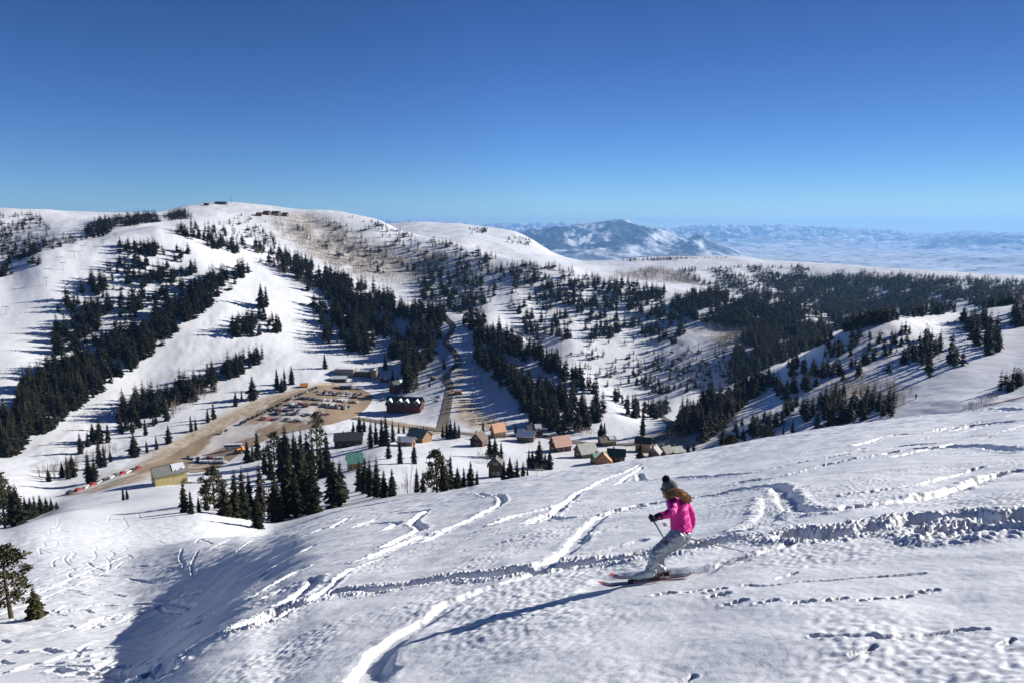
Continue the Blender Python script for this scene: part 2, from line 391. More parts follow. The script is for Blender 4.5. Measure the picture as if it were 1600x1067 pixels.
for pts, hw, dep, bm, rg in TRACKS:
    q = cr(pts, 24)
    g = pick(q[:, 0], q[:, 1])
    ok = g[:, 3] < 232
    xy = g[ok][:, :2]
    if len(xy) < 2:
        continue
    # resample evenly, drop jumps over a crest
    seg = np.hypot(*np.diff(xy, axis=0).T)
    cut = np.where(seg > np.maximum(1.5, 0.05 * np.hypot(xy[1:, 0], xy[1:, 1])))[0]
    for piece in np.split(xy, cut + 1):
        if len(piece) < 2:
            continue
        sg = np.concatenate([[0], np.cumsum(np.hypot(*np.diff(piece, axis=0).T))])
        if sg[-1] < 0.05:
            continue
        tt = np.arange(0, sg[-1], hw * 0.35)
        stamp(np.stack([np.interp(tt, sg, piece[:, 0]), np.interp(tt, sg, piece[:, 1])], 1), hw, dep, bm, rg)
# boot prints
q = cr(FOOT, 12); g = pick(q[:, 0], q[:, 1])[:, :2]
sg = np.concatenate([[0], np.cumsum(np.hypot(*np.diff(g, axis=0).T))])
for t in np.arange(0.2, sg[-1], 0.34):
    c = np.array([np.interp(t, sg, g[:, 0]), np.interp(t, sg, g[:, 1])]) + rng.normal(0, 0.04, 2)
    stamp(np.array([c, c + (0.1, 0.02), c + (0.17, 0.03)]), random.uniform(.045, .075), random.uniform(.025, .05), 0.015, 0.01)

# ---- snow surface texture (wind crust, chunks)
nr = slice(0, NEARROWS)
xn, yn, rn = X[nr], Y[nr], RG[nr]
fade = 1 - sstep(25, 75, rn)
patch = sstep(-0.25, 0.45, fbm(xn / 2.6, yn / 3.4, 2, 50))
ca, sa = math.cos(0.5), math.sin(0.5)
xr, yr = xn * ca + yn * sa, -xn * sa + yn * ca
tex = 0.012 * np.abs(perlin(xr / 0.22, yr / 0.13, 51)) + 0.012 * perlin(xr / 0.11, yr / 0.075, 52)
lump = sstep(0.42, 0.8, perlin(xn / 0.28, yn / 0.22, 53)) * 0.014
big = 0.048 * fbm(xn / 1.7, yn / 1.3, 3, 54) + 0.16 * perlin(xn / 9, yn / 7, 55)
smooth_gully = 1 - 0.5 * sstep(0, 4, dist)
ZD += fade * (tex * (0.25 + patch) + lump * patch * sstep(900, 1050, 1000 + 60 * perlin(xn / 4, yn / 4, 56))) + big * smooth_gully * (1 - sstep(90, 200, rn))
ZD += sstep(30, 70, rn) * (1 - sstep(170, 232, rn)) * (0.10 * fbm(xn / 2.4, yn / 1.8, 3, 57) + 0.10 * np.abs(perlin(xn / 5.5, yn / 4, 58)))
ZD *= 1 - sstep(215, 235, rn)
# snow pressed flat under the skier
for p0, p1 in (((936, 921), (1082, 901)), ((952, 908), (1085, 898))):
    g0, g1 = pick([p0[0], p1[0]], [p0[1], p1[1]])[:, :2]
    ab = g1 - g0; kk = slice(R0B + int(math.log(7.5 / R_B[0]) / DLB), R0B + int(math.log(11.5 / R_B[0]) / DLB))
    tt = np.clip(((xn[kk] - g0[0]) * ab[0] + (yn[kk] - g0[1]) * ab[1]) / (ab @ ab), 0, 1)
    dd = np.hypot(xn[kk] - g0[0] - tt * ab[0], yn[kk] - g0[1] - tt * ab[1])
    wgt = 1 - sstep(0.10, 0.38, dd)
    ZD[kk] = ZD[kk] * (1 - wgt) - 0.015 * wgt
Z[nr] += ZD


def grid_mesh(name, k0, k1, mat):
    n = (k1 - k0) * NC
    co = np.empty((n, 3), np.float32)
    co[:, 0] = X[k0:k1].ravel(); co[:, 1] = Y[k0:k1].ravel(); co[:, 2] = Z[k0:k1].ravel()
    i = np.arange(n).reshape(k1 - k0, NC)
    q = np.stack([i[:-1, :-1], i[:-1, 1:], i[1:, 1:], i[1:, :-1]], -1).reshape(-1, 4)
    return arr_obj(name, co, q, mat)


def arr_mesh(name, co, faces, mats, smooth=True, midx=None):
    me = bpy.data.meshes.new(name)
    nf, k = faces.shape
    me.vertices.add(len(co)); me.vertices.foreach_set('co', np.ascontiguousarray(co, np.float32).ravel())
    me.loops.add(nf * k); me.loops.foreach_set('vertex_index', np.ascontiguousarray(faces, np.int32).ravel())
    me.polygons.add(nf)
    me.polygons.foreach_set('loop_start', np.arange(0, nf * k, k, dtype=np.int32))
    me.polygons.foreach_set('loop_total', np.full(nf, k, np.int32))
    if smooth:
        me.polygons.foreach_set('use_smooth', np.ones(nf, bool))
    if midx is not None:
        me.polygons.foreach_set('material_index', np.ascontiguousarray(midx, np.int32))
    me.update(calc_edges=True)
    for m in (mats if isinstance(mats, (list, tuple)) else [mats]):
        me.materials.append(m)
    return me


def arr_obj(name, co, faces, mat, smooth=True, parent=None, midx=None):
    o = bpy.data.objects.new(name, arr_mesh(name, co, faces, mat, smooth, midx))
    COL.objects.link(o)
    if parent is not None:
        o.parent = parent
    return o


def tag(o, label=None, cat=None, group=None, kind=None):
    for k, v in (('label', label), ('category', cat), ('group', group), ('kind', kind)):
        if v:
            o[k] = v
    return o
HAZE_ON = True; HAZE_D = 3.0e-5; EXPO = 1.08; SKYC = (0.151, 0.199, 0.274)
# ------------------------------------------------------------------ materials
def mat(name, base, rough=0.6, spec=0.3, metal=0.0, noise=None, bump=None):
    """plain procedural material; noise=(scale, second colour), bump=(scale, strength, distance)"""
    m = bpy.data.materials.new(name); m.use_nodes = True
    nt = m.node_tree; b = nt.nodes['Principled BSDF']
    b.inputs['Base Color'].default_value = (*base, 1); b.inputs['Roughness'].default_value = rough
    b.inputs['Specular IOR Level'].default_value = spec; b.inputs['Metallic'].default_value = metal
    tc = nt.nodes.new('ShaderNodeTexCoord')
    if noise:
        n = nt.nodes.new('ShaderNodeTexNoise'); n.inputs['Scale'].default_value = noise[0]; n.inputs['Detail'].default_value = 4
        r = nt.nodes.new('ShaderNodeValToRGB')
        r.color_ramp.elements[0].position = 0.35; r.color_ramp.elements[0].color = (*base, 1)
        r.color_ramp.elements[1].position = 0.68; r.color_ramp.elements[1].color = (*noise[1], 1)
        nt.links.new(tc.outputs['Object'], n.inputs['Vector']); nt.links.new(n.outputs['Fac'], r.inputs['Fac']); nt.links.new(r.outputs['Color'], b.inputs['Base Color'])
    if bump:
        n = nt.nodes.new('ShaderNodeTexNoise'); n.inputs['Scale'].default_value = bump[0]; n.inputs['Detail'].default_value = 3
        k = nt.nodes.new('ShaderNodeBump'); k.inputs['Strength'].default_value = bump[1]; k.inputs['Distance'].default_value = bump[2]
        nt.links.new(tc.outputs['Object'], n.inputs['Vector']); nt.links.new(n.outputs['Fac'], k.inputs['Height']); nt.links.new(k.outputs['Normal'], b.inputs['Normal'])
    return m


def ramp_noise(nt, vec, scale, p0, p1, detail=4, rough=0.55):
    n = nt.nodes.new('ShaderNodeTexNoise'); n.inputs['Scale'].default_value = scale; n.inputs['Detail'].default_value = detail; n.inputs['Roughness'].default_value = rough
    r = nt.nodes.new('ShaderNodeMapRange'); r.interpolation_type = 'SMOOTHSTEP'; r.inputs['From Min'].default_value = p0; r.inputs['From Max'].default_value = p1
    nt.links.new(vec, n.inputs['Vector']); nt.links.new(n.outputs['Fac'], r.inputs['Value'])
    return r.outputs['Result']


def mixc(nt, f, a, b):
    m = nt.nodes.new('ShaderNodeMix'); m.data_type = 'RGBA'
    nt.links.new(f, m.inputs['Factor'])
    for s, k in ((a, 6), (b, 7)):
        if isinstance(s, tuple):
            m.inputs[k].default_value = (*s, 1)
        else:
            nt.links.new(s, m.inputs[k])
    return m.outputs[2]


SNOW = (0.66, 0.69, 0.75)


def snow_material(name, bumps, dirt=None):
    m = bpy.data.materials.new(name); m.use_nodes = True
    nt = m.node_tree; b = nt.nodes['Principled BSDF']
    b.inputs['Roughness'].default_value = 0.5; b.inputs['Specular IOR Level'].default_value = 0.25
    tc = nt.nodes.new('ShaderNodeTexCoord'); v = tc.outputs['Object']
    col = mixc(nt, ramp_noise(nt, v, 0.15, 0.3, 0.7), (0.645, 0.668, 0.712), (0.69, 0.705, 0.735))
    if dirt:
        for attr, c1, c2, sc, rng_ in dirt:
            a = nt.nodes.new('ShaderNodeAttribute'); a.attribute_name = attr
            mu = nt.nodes.new('ShaderNodeMath'); mu.operation = 'MULTIPLY'; mu.use_clamp = True
            nt.links.new(a.outputs['Fac'], mu.inputs[0]); nt.links.new(ramp_noise(nt, v, sc, *rng_), mu.inputs[1])
            dc = mixc(nt, ramp_noise(nt, v, sc * 2.7, 0.35, 0.65), c1, c2)
            col = mixc(nt, mu.outputs[0], col, dc)
    nt.links.new(col, b.inputs['Base Color'])
    prev = None
    for sc, st, di in bumps:
        n = nt.nodes.new('ShaderNodeTexNoise'); n.inputs['Scale'].default_value = sc; n.inputs['Detail'].default_value = 2.5
        k = nt.nodes.new('ShaderNodeBump'); k.inputs['Strength'].default_value = st; k.inputs['Distance'].default_value = di
        nt.links.new(v, n.inputs['Vector']); nt.links.new(n.outputs['Fac'], k.inputs['Height'])
        if prev is not None:
            nt.links.new(prev, k.inputs['Normal'])
        prev = k.outputs['Normal']
    nt.links.new(prev, b.inputs['Normal'])
    return m


M_SNOW = snow_material('near_snow', [(9, 0.28, 0.03), (38, 0.25, 0.012)])
M_HILL = snow_material('hill_snow', [(0.12, 0.35, 0.8), (0.9, 0.25, 0.12)], dirt=[('sand', (0.36, 0.285, 0.19), (0.53, 0.46, 0.36), 0.09, (0.15, 0.42)), ('brush', (0.28, 0.23, 0.175), (0.44, 0.40, 0.35), 0.05, (0.25, 0.62))])

M_MOUNT = bpy.data.materials.new('far_mountain'); M_MOUNT.use_nodes = True
nt = M_MOUNT.node_tree; b = nt.nodes['Principled BSDF']; b.inputs['Roughness'].default_value = 0.9; b.inputs['Specular IOR Level'].default_value = 0.0
tc = nt.nodes.new('ShaderNodeTexCoord'); v = tc.outputs['Object']
f1 = ramp_noise(nt, v, 0.00075, 0.40, 0.54, 8, 0.68)
sp = nt.nodes.new('ShaderNodeSeparateXYZ'); nt.links.new(v, sp.inputs[0])
hm = nt.nodes.new('ShaderNodeMapRange'); hm.inputs['From Min'].default_value = -840; hm.inputs['From Max'].default_value = -570; hm.inputs['To Min'].default_value = 0.25; hm.inputs['To Max'].default_value = 1.0
nt.links.new(sp.outputs['Z'], hm.inputs['Value'])                        # woods on the mountain sides, open fields on the valley floor
hy = nt.nodes.new('ShaderNodeMapRange'); hy.inputs['From Min'].default_value = 24000; hy.inputs['From Max'].default_value = 31000; hy.inputs['To Min'].default_value = 1.0; hy.inputs['To Max'].default_value = 0.5
nt.links.new(sp.outputs['Y'], hy.inputs['Value'])                        # the far range stands above the trees
mh = nt.nodes.new('ShaderNodeMath'); mh.operation = 'MULTIPLY'; nt.links.new(f1, mh.inputs[0]); nt.links.new(hy.outputs['Result'], mh.inputs[1]); f1 = mh.outputs[0]
mm = nt.nodes.new('ShaderNodeMath'); mm.operation = 'MULTIPLY'; nt.links.new(f1, mm.inputs[0]); nt.links.new(hm.outputs['Result'], mm.inputs[1]); f1 = mm.outputs[0]
c = mixc(nt, f1, SNOW, (0.035, 0.055, 0.075))
f2 = ramp_noise(nt, v, 0.0024, 0.50, 0.66, 6, 0.65)
c = mixc(nt, f2, c, (0.06, 0.075, 0.09))
nt.links.new(c, b.inputs['Base Color'])

# ------------------------------------------------------------------ ground, hills, mountains
ground = tag(grid_mesh('snow_slope', 0, NEARROWS, M_SNOW), kind='structure')
hills = tag(grid_mesh('snow_hills', NEARROWS - 1, HILLROWS, M_HILL), kind='structure')
mountains = tag(grid_mesh('mountains', HILLROWS - 1, NR, M_MOUNT), kind='structure')


def soft_poly(px, soft):
    """0..1 on the hill vertices: inside a photo-traced outline laid on the ground (world plan), soft edge in metres"""
    g = pick([p[0] for p in px], [p[1] for p in px])[:, :2]
    x = X[NEARROWS - 1:HILLROWS].ravel(); y = Y[NEARROWS - 1:HILLROWS].ravel()
    lo, hi = g.min(0) - soft * 2, g.max(0) + soft * 2
    sel = np.where((x > lo[0]) & (x < hi[0]) & (y > lo[1]) & (y < hi[1]))[0]
    px_, py_ = x[sel], y[sel]
    ins = np.zeros(len(sel), bool); dmin = np.full(len(sel), 1e9)
    for i in range(len(g)):
        a, b_ = g[i], g[(i + 1) % len(g)]
        cond = (a[1] > py_) != (b_[1] > py_)
        with np.errstate(divide='ignore', invalid='ignore'):
            xx = (b_[0] - a[0]) * (py_ - a[1]) / (b_[1] - a[1]) + a[0]
        ins ^= cond & (px_ < xx)
        ab = b_ - a; t = np.clip(((px_ - a[0]) * ab[0] + (py_ - a[1]) * ab[1]) / max(ab @ ab, 1e-9), 0, 1)
        dmin = np.minimum(dmin, np.hypot(px_ - a[0] - t * ab[0], py_ - a[1] - t * ab[1]))
    sd = np.where(ins, dmin, -dmin)
    out = np.zeros(len(x), np.float32)
    out[sel] = sstep(-soft, soft, sd)
    return out


SAND = [
 ([(236,708),(281,681),(344,649),(391,627),(437,613),(490,601),(502,606),(445,632),(400,652),(350,680),(300,704),(262,724),(236,738)], 9),
 ([(712,618),(738,626),(760,650),(800,662),(780,672),(735,668),(712,655)], 7),
 ([(690,520),(697,522),(702,545),(690,585),(692,610),(684,590),(694,548)], 5),
 ([(718,560),(726,572),(722,600),(712,606),(712,580)], 5),
 ([(100,775),(160,745),(215,725),(240,705),(265,712),(255,735),(225,752),(150,768)], 8),
 ([(470,606),(520,594),(560,598),(520,606)], 6),
 ([(980,690),(1040,670),(1090,690),(1060,708),(1000,712)], 10),
 ([(600,655),(690,668),(760,678),(680,678),(600,664)], 5),
]
BRUSH = [
 ([(430,335),(480,332),(520,345),(560,375),(600,385),(650,400),(660,425),(610,435),(550,425),(480,400),(440,370)], 60),
 ([(640,395),(690,385),(680,410),(645,420)], 40),
 ([(960,425),(1020,418),(1080,430),(1100,446),(1020,440),(960,432)], 50),
 ([(1090,515),(1130,505),(1170,520),(1170,545),(1120,545)], 25),
 ([(1270,620),(1320,595),(1370,590),(1400,605),(1390,635),(1330,640),(1280,640)], 15),
 ([(1330,428),(1400,430),(1390,445),(1330,440)], 50),
]
me = hills.data
for nm, polys in (('sand', SAND), ('brush', BRUSH)):
    vals = np.zeros(len(me.vertices), np.float32)
    for px, soft in polys:
        vals = np.maximum(vals, soft_poly(px, soft))
    me.attributes.new(nm, 'FLOAT', 'POINT').data.foreach_set('value', vals)

# ------------------------------------------------------------------ sun, sky, air, camera
SUN_AZ, SUN_EL = math.radians(65), math.radians(22)
sd = Vector((math.cos(SUN_EL) * math.sin(SUN_AZ), math.cos(SUN_EL) * math.cos(SUN_AZ), math.sin(SUN_EL)))
L = bpy.data.lights.new('sun', 'SUN'); L.energy = 4.2; L.angle = math.radians(0.53); L.color = (1.0, 0.95, 0.87)
lo = bpy.data.objects.new('sun', L); COL.objects.link(lo); lo.rotation_euler = sd.to_track_quat('Z', 'Y').to_euler()

W = bpy.data.worlds.new('World'); scene.world = W; W.use_nodes = True
nt = W.node_tree; bg = nt.nodes['Background']
sky = nt.nodes.new('ShaderNodeTexSky'); sky.sky_type = 'NISHITA'; sky.sun_disc = False
sky.sun_elevation = SUN_EL; sky.sun_rotation = SUN_AZ; sky.altitude = 2500; sky.air_density = 1.0; sky.dust_density = 0.0; sky.ozone_density = 2.0
# a clear winter sky seen from 2,500 m: deeper and steeper in tone than the stock atmosphere
gm = nt.nodes.new('ShaderNodeGamma'); gm.inputs['Gamma'].default_value = 1.55
ml = nt.nodes.new('ShaderNodeMix'); ml.data_type = 'RGBA'; ml.blend_type = 'MULTIPLY'; ml.inputs['Factor'].default_value = 1.0
ml.inputs[7].default_value = (*SKYC, 1)
nt.links.new(sky.outputs['Color'], gm.inputs['Color']); nt.links.new(gm.outputs['Color'], ml.inputs[6])
wtc = nt.nodes.new('ShaderNodeTexCoord'); dt = nt.nodes.new('ShaderNodeVectorMath'); dt.operation = 'DOT_PRODUCT'; dt.inputs[1].default_value = sd
nt.links.new(wtc.outputs['Generated'], dt.inputs[0])
mr = nt.nodes.new('ShaderNodeMapRange'); mr.inputs['From Min'].default_value = 0.45; mr.inputs['From Max'].default_value = 0.95; mr.inputs['To Min'].default_value = 1.0; mr.inputs['To Max'].default_value = 0.48
nt.links.new(dt.outputs['Value'], mr.inputs['Value'])                    # polarised, even brightness towards the sun
m2 = nt.nodes.new('ShaderNodeMix'); m2.data_type = 'RGBA'; m2.blend_type = 'MULTIPLY'; m2.inputs['Factor'].default_value = 1.0
nt.links.new(ml.outputs[2], m2.inputs[6]); nt.links.new(mr.outputs['Result'], m2.inputs[7])
nt.links.new(m2.outputs[2], bg.inputs['Color']); bg.inputs['Strength'].default_value = 0.07

if HAZE_ON:
    hz = bpy.data.materials.new('thin_air'); hz.use_nodes = True; nt = hz.node_tree
    nt.nodes.remove(nt.nodes['Principled BSDF']); pv = nt.nodes.new('ShaderNodeVolumePrincipled')
    pv.inputs['Color'].default_value = (0.21, 0.43, 0.78, 1); pv.inputs['Density'].default_value = HAZE_D; pv.inputs['Anisotropy'].default_value = 0.2
    nt.links.new(pv.outputs['Volume'], nt.nodes['Material Output'].inputs['Volume'])
    zmin = float(Z.min()) - 1; zmax = float(max(Z.max(), 20)) + 60
    xm_ = float(np.abs(X).max()) + 50; y0_, y1_ = float(Y.min()) - 60, float(Y.max()) + 60
    co = np.array([(sx, sy, sz) for sz in (zmin, zmax) for sx, sy in ((-xm_, y0_), (xm_, y0_), (xm_, y1_), (-xm_, y1_))])
    tag(arr_obj('haze', co, np.array([(3, 2, 1, 0), (4, 5, 6, 7), (0, 1, 5, 4), (1, 2, 6, 5), (2, 3, 7, 6), (3, 0, 4, 7)]), hz, smooth=False), kind='stuff')

cd = bpy.data.cameras.new('camera'); cam = bpy.data.objects.new('camera', cd); COL.objects.link(cam)
cd.sensor_width = 36; cd.lens = FPX / 1600 * 36; cd.clip_start = 0.05; cd.clip_end = 120000
cam.location = (0, 0, 0); cam.rotation_euler = (PI / 2 - PITCH, 0, 0)
scene.camera = cam
vs = scene.view_settings
vs.view_transform = 'Standard'; vs.look = 'None'; vs.gamma = 1; vs.exposure = EXPO
scene.cycles.use_denoising = True
scene.cycles.max_bounces = 4; scene.cycles.diffuse_bounces = 1; scene.cycles.volume_bounces = 2; scene.cycles.glossy_bounces = 2
scene.cycles.transparent_max_bounces = 4
# ------------------------------------------------------------------ trees
def leaf_material(name, c0, c1, c2):
    m = bpy.data.materials.new(name); m.use_nodes = True
    nt = m.node_tree; b = nt.nodes['Principled BSDF']; b.inputs['Roughness'].default_value = 0.75; b.inputs['Specular IOR Level'].default_value = 0.15
    g = nt.nodes.new('ShaderNodeNewGeometry'); r = nt.nodes.new('ShaderNodeValToRGB')
    e = r.color_ramp.elements; e[0].position = 0.0; e[0].color = (*c0, 1); e[1].position = 1.0; e[1].color = (*c2, 1)
    k = e.new(0.6); k.color = (*c1, 1)
    oi = nt.nodes.new('ShaderNodeObjectInfo'); ad = nt.nodes.new('ShaderNodeMath'); ad.operation = 'MULTIPLY_ADD'; ad.inputs[1].default_value = 0.75
    s2 = nt.nodes.new('ShaderNodeMath'); s2.operation = 'MULTIPLY'; s2.inputs[1].default_value = 0.25
    nt.links.new(oi.outputs['Random'], s2.inputs[0]); nt.links.new(g.outputs['Random Per Island'], ad.inputs[0]); nt.links.new(s2.outputs[0], ad.inputs[2])
    nt.links.new(ad.outputs[0], r.inputs['Fac']); nt.links.new(r.outputs['Color'], b.inputs['Base Color'])
    return m


M_FIR = leaf_material('fir_needles', (0.010, 0.012, 0.008), (0.021, 0.023, 0.013), (0.056, 0.049, 0.023))
M_PINE = leaf_material('pine_needles', (0.026, 0.030, 0.016), (0.055, 0.052, 0.023), (0.11, 0.09, 0.038))
M_BARK = mat('bark', (0.10, 0.075, 0.055), 0.9, 0.1, noise=(9, (0.05, 0.04, 0.03)))
M_TWIG = leaf_material('bare_twigs', (0.17, 0.14, 0.11), (0.25, 0.21, 0.17), (0.34, 0.30, 0.25))


def quads_from(c, a, b):
    """quads centred c with half axes a, b (arrays n x 3)"""
    v = np.stack([c - a - b, c + a - b, c + a + b, c - a + b], 1).reshape(-1, 3)
    return v, np.arange(len(v)).reshape(-1, 4)


def tube(p0, p1, r0, r1, n=6):
    p0, p1 = np.array(p0, float), np.array(p1, float); d = p1 - p0; d /= np.linalg.norm(d)
    a = np.cross(d, (0, 0, 1) if abs(d[2]) < 0.9 else (1, 0, 0)); a /= np.linalg.norm(a); b = np.cross(d, a)
    t = np.arange(n) / n * 2 * PI
    ring = np.cos(t)[:, None] * a + np.sin(t)[:, None] * b
    v = np.concatenate([p0 + ring * r0, p1 + ring * r1])
    f = np.array([(i, (i + 1) % n, n + (i + 1) % n, n + i) for i in range(n)])
    return v, f


def join(parts):
    vs_, fs_, k = [], [], 0
    for v, f in parts:
        vs_.append(v); fs_.append(f + k); k += len(v)
    return np.concatenate(vs_), np.concatenate(fs_)


def fir_crown(seed, levels=26, R=0.135, dens=1.0, ragged=0.3):
    """drooping whorls of flat sprays on a narrow spire, unit height"""
    g = np.random.default_rng(seed)
    C, A, B = [], [], []
    for i in range(levels):
        t = (i + 0.3) / levels
        z = 0.035 + 0.965 * t ** 0.94
        rad = R * (1 - t) ** 0.78 * (1 + ragged * g.normal() * 0.5) + 0.006
        if t < 0.12:
            rad *= 0.65 + 2.5 * t
        nb = max(4, int((11 - 5 * t) * dens))
        a0 = g.uniform(0, 2 * PI)
        for j in range(nb):
            th = a0 + 2 * PI * j / nb + g.normal() * 0.22
            L = max(0.006, rad * g.uniform(0.62, 1.18)); dr = g.uniform(0.25, 0.6)
            out = np.array((math.cos(th), math.sin(th), -dr)); sidev = np.array((-math.sin(th), math.cos(th), 0))
            ns = 3
            for s in range(ns):
                f = (s + 0.55) / ns
                w = L * (0.34 * (1 - f) + 0.14) * g.uniform(0.8, 1.25)
                c = np.array((0, 0, z)) + out * L * f + sidev * g.normal() * 0.1 * L
                tilt = g.normal() * 0.35
                bb = sidev * math.cos(tilt) + np.array((0, 0, 1)) * math.sin(tilt)
                C.append(c); A.append(out * L * 0.24); B.append(bb * w)
                if s == ns - 1 or g.random() < 0.4:                     # hanging twigs
                    C.append(c + np.array((0, 0, -0.25 * w))); A.append(out * L * 0.13 + sidev * g.normal() * 0.05 * L); B.append(np.array((0.15 * g.normal(), 0.15 * g.normal(), -1)) * w * 0.55)
    v, f = quads_from(np.array(C), np.array(A), np.array(B))
    # leading shoot
    n = len(v)
    tip = np.array([(-.004, 0, .955), (.004, 0, .955), (.001, 0, 1.0), (-.001, 0, 1.0), (0, -.004, .955), (0, .004, .955), (0, .001, 1.0), (0, -.001, 1.0)])
    return np.concatenate([v, tip]), np.concatenate([f, n + np.arange(8).reshape(2, 4)])


def pine_crown(seed, z0=0.22, R=0.26, clumps=46, per=34):
    """rounded open crown: needle tufts at limb ends, with gaps"""
    g = np.random.default_rng(seed)
    C, A, B = [], [], []; limbs = []
    for i in range(clumps):
        t = (i + g.uniform(0, 1)) / clumps
        z = z0 + (1 - z0) * t
        env = R * (0.55 + 1.6 * t * (1 - t) + 0.25 * (1 - t)) * (1 - 0.55 * max(0, t - 0.7) / 0.3)
        th = i * 2.4 + g.normal() * 0.5; rr = env * g.uniform(0.45, 1.05)
        c = np.array((math.cos(th) * rr, math.sin(th) * rr, min(z, 0.97)))
        limbs.append(((0, 0, max(z - 0.10, z0 * 0.8)), tuple(c)))
        s = g.uniform(0.045, 0.085) * (R / 0.26)
        n = per
        d = g.normal(size=(n, 3)); d /= np.linalg.norm(d, axis=1)[:, None]
        p = c + d * s * g.uniform(0.3, 1.15, (n, 1)) * np.array((1.25, 1.25, 0.72))
        a = d + g.normal(size=(n, 3)) * 0.5; a /= np.linalg.norm(a, axis=1)[:, None]
        b = np.cross(a, g.normal(size=(n, 3))); b /= np.linalg.norm(b, axis=1)[:, None]
        C.append(p); A.append(a * s * 0.30); B.append(b * s * 0.15)
    v, f = quads_from(np.concatenate(C), np.concatenate(A), np.concatenate(B))
    return v, f, limbs


def twig_tree(seed, stems=5, spread=0.16):
    g = np.random.default_rng(seed); C, A, B = [], [], []
    for s in range(stems):
        bx, by = g.normal(0, spread * 0.35, 2); hx, hy = bx + g.normal(0, spread * 0.4), by + g.normal(0, spread * 0.4); h = g.uniform(0.65, 1.0)
        th = g.uniform(0, PI)
        C.append(np.array(((bx + hx) / 2, (by + hy) / 2, h / 2))); A.append(np.array(((hx - bx) / 2, (hy - by) / 2, h / 2))); B.append(np.array((math.cos(th), math.sin(th), 0)) * 0.008)
        for k in range(16):
            f = g.uniform(0.3, 1.0); th = g.uniform(0, 2 * PI); L = g.uniform(0.06, 0.2) * (1.15 - f * 0.6)
            p = np.array((bx + (hx - bx) * f, by + (hy - by) * f, h * f)); d = np.array((math.cos(th) * 0.7, math.sin(th) * 0.7, 0.75))
            C.append(p + d * L / 2); A.append(d * L / 2); B.append(np.array((-math.sin(th), math.cos(th), 0)) * 0.005)
    return quads_from(np.array(C), np.array(A), np.array(B))


# ---- shared meshes
trunk_v, trunk_f = tube((0, 0, -0.03), (0, 0, 0.9), 0.016, 0.003, 7)
ME_TRUNK = arr_mesh('trunk', trunk_v, trunk_f, M_BARK)
FIRS = [arr_mesh('crown', *fir_crown(100 + i, 26, R, 1.0), M_FIR, smooth=False) for i, R in enumerate((0.115, 0.13, 0.145, 0.16, 0.185))]
YOUNG = arr_mesh('crown', *fir_crown(140, 22, 0.27, 1.3), M_PINE, smooth=False)
PINES, PTRUNKS = [], []
for i, (z0, R, cl) in enumerate(((0.24, 0.22, 54), (0.12, 0.30, 60), (0.06, 0.20, 60), (0.05, 0.55, 52))):
    v, f, limbs = pine_crown(160 + i, z0, R, cl)
    PINES.append(arr_mesh('crown', v, f, M_PINE, smooth=False))
    pieces = [tube((0, 0, -0.03), (0.008, 0.004, 0.5), 0.027, 0.016, 8), tube((0.008, 0.004, 0.5), (0, 0, 0.93), 0.016, 0.004, 8)] + [tube(a, b, 0.006, 0.002, 4) for a, b in limbs[::2]]
    PTRUNKS.append(arr_mesh('trunk', *join(pieces), M_BARK))
BARE = [arr_mesh('crown', *twig_tree(180 + i, 4, 0.2), M_TWIG, smooth=False) for i in range(3)]
MIDS = []                                                         # whole small trees seen from afar: one mesh each
for i in range(6):
    v, f = fir_crown(200 + i, 15, (0.13, 0.145, 0.16, 0.175, 0.15, 0.19)[i], 0.75, 0.4)
    MIDS.append((v, f))
ME_MIDS = []
for v, f in MIDS:
    tv, tf = tube((0, 0, -0.04), (0, 0, 0.99), 0.016, 0.004, 5)
    ME_MIDS.append(arr_mesh('fir_tree', *join([(v, f), (tv, tf)]), [M_FIR, M_BARK], smooth=False, midx=np.concatenate([np.zeros(len(f)), np.ones(len(tf))])))


FARS = [fir_crown(240 + i, 9, (0.15, 0.17, 0.19, 0.16)[i], 0.62, 0.45) for i in range(4)]


def child(me, name, parent):
    o = bpy.data.objects.new(name, me); COL.objects.link(o); o.parent = parent
    return o


N_TREES = {}


def tree(kind, x, y, h, label, cat, group=None, me=None, trunk=None, wide=1.0, z=None):
    o = bpy.data.objects.new(kind, None); COL.objects.link(o); o.empty_display_size = 0.2
    zz = float(ground_z(x, y)[0]) - 0.15 if z is None else z
    o.location = (x, y, zz); o.rotation_euler = (random.gauss(0, 0.012), random.gauss(0, 0.012), random.uniform(0, 6.28)); o.scale = (h * wide, h * wide, h)
    tag(o, label, cat, group)
    child(trunk or ME_TRUNK, 'trunk', o); child(me, 'crown', o)
    N_TREES[kind] = N_TREES.get(kind, 0) + 1
    return o


def px_height(u, v, hpx, rmin=0):
    g = pick([u], [v], rmin)[0]
    d = g[1] * CP - g[2] * SP                                    # distance along the view
    return g, hpx * d / FPX


ORD = ('first', 'second', 'third', 'fourth', 'fifth', 'sixth', 'seventh', 'eighth', 'ninth', 'tenth', 'eleventh', 'twelfth', 'thirteenth', 'fourteenth', 'fifteenth', 'sixteenth', 'seventeenth', 'eighteenth', 'nineteenth', 'twentieth', 'twenty-first', 'twenty-second', 'twenty-third', 'twenty-fourth', 'twenty-fifth')
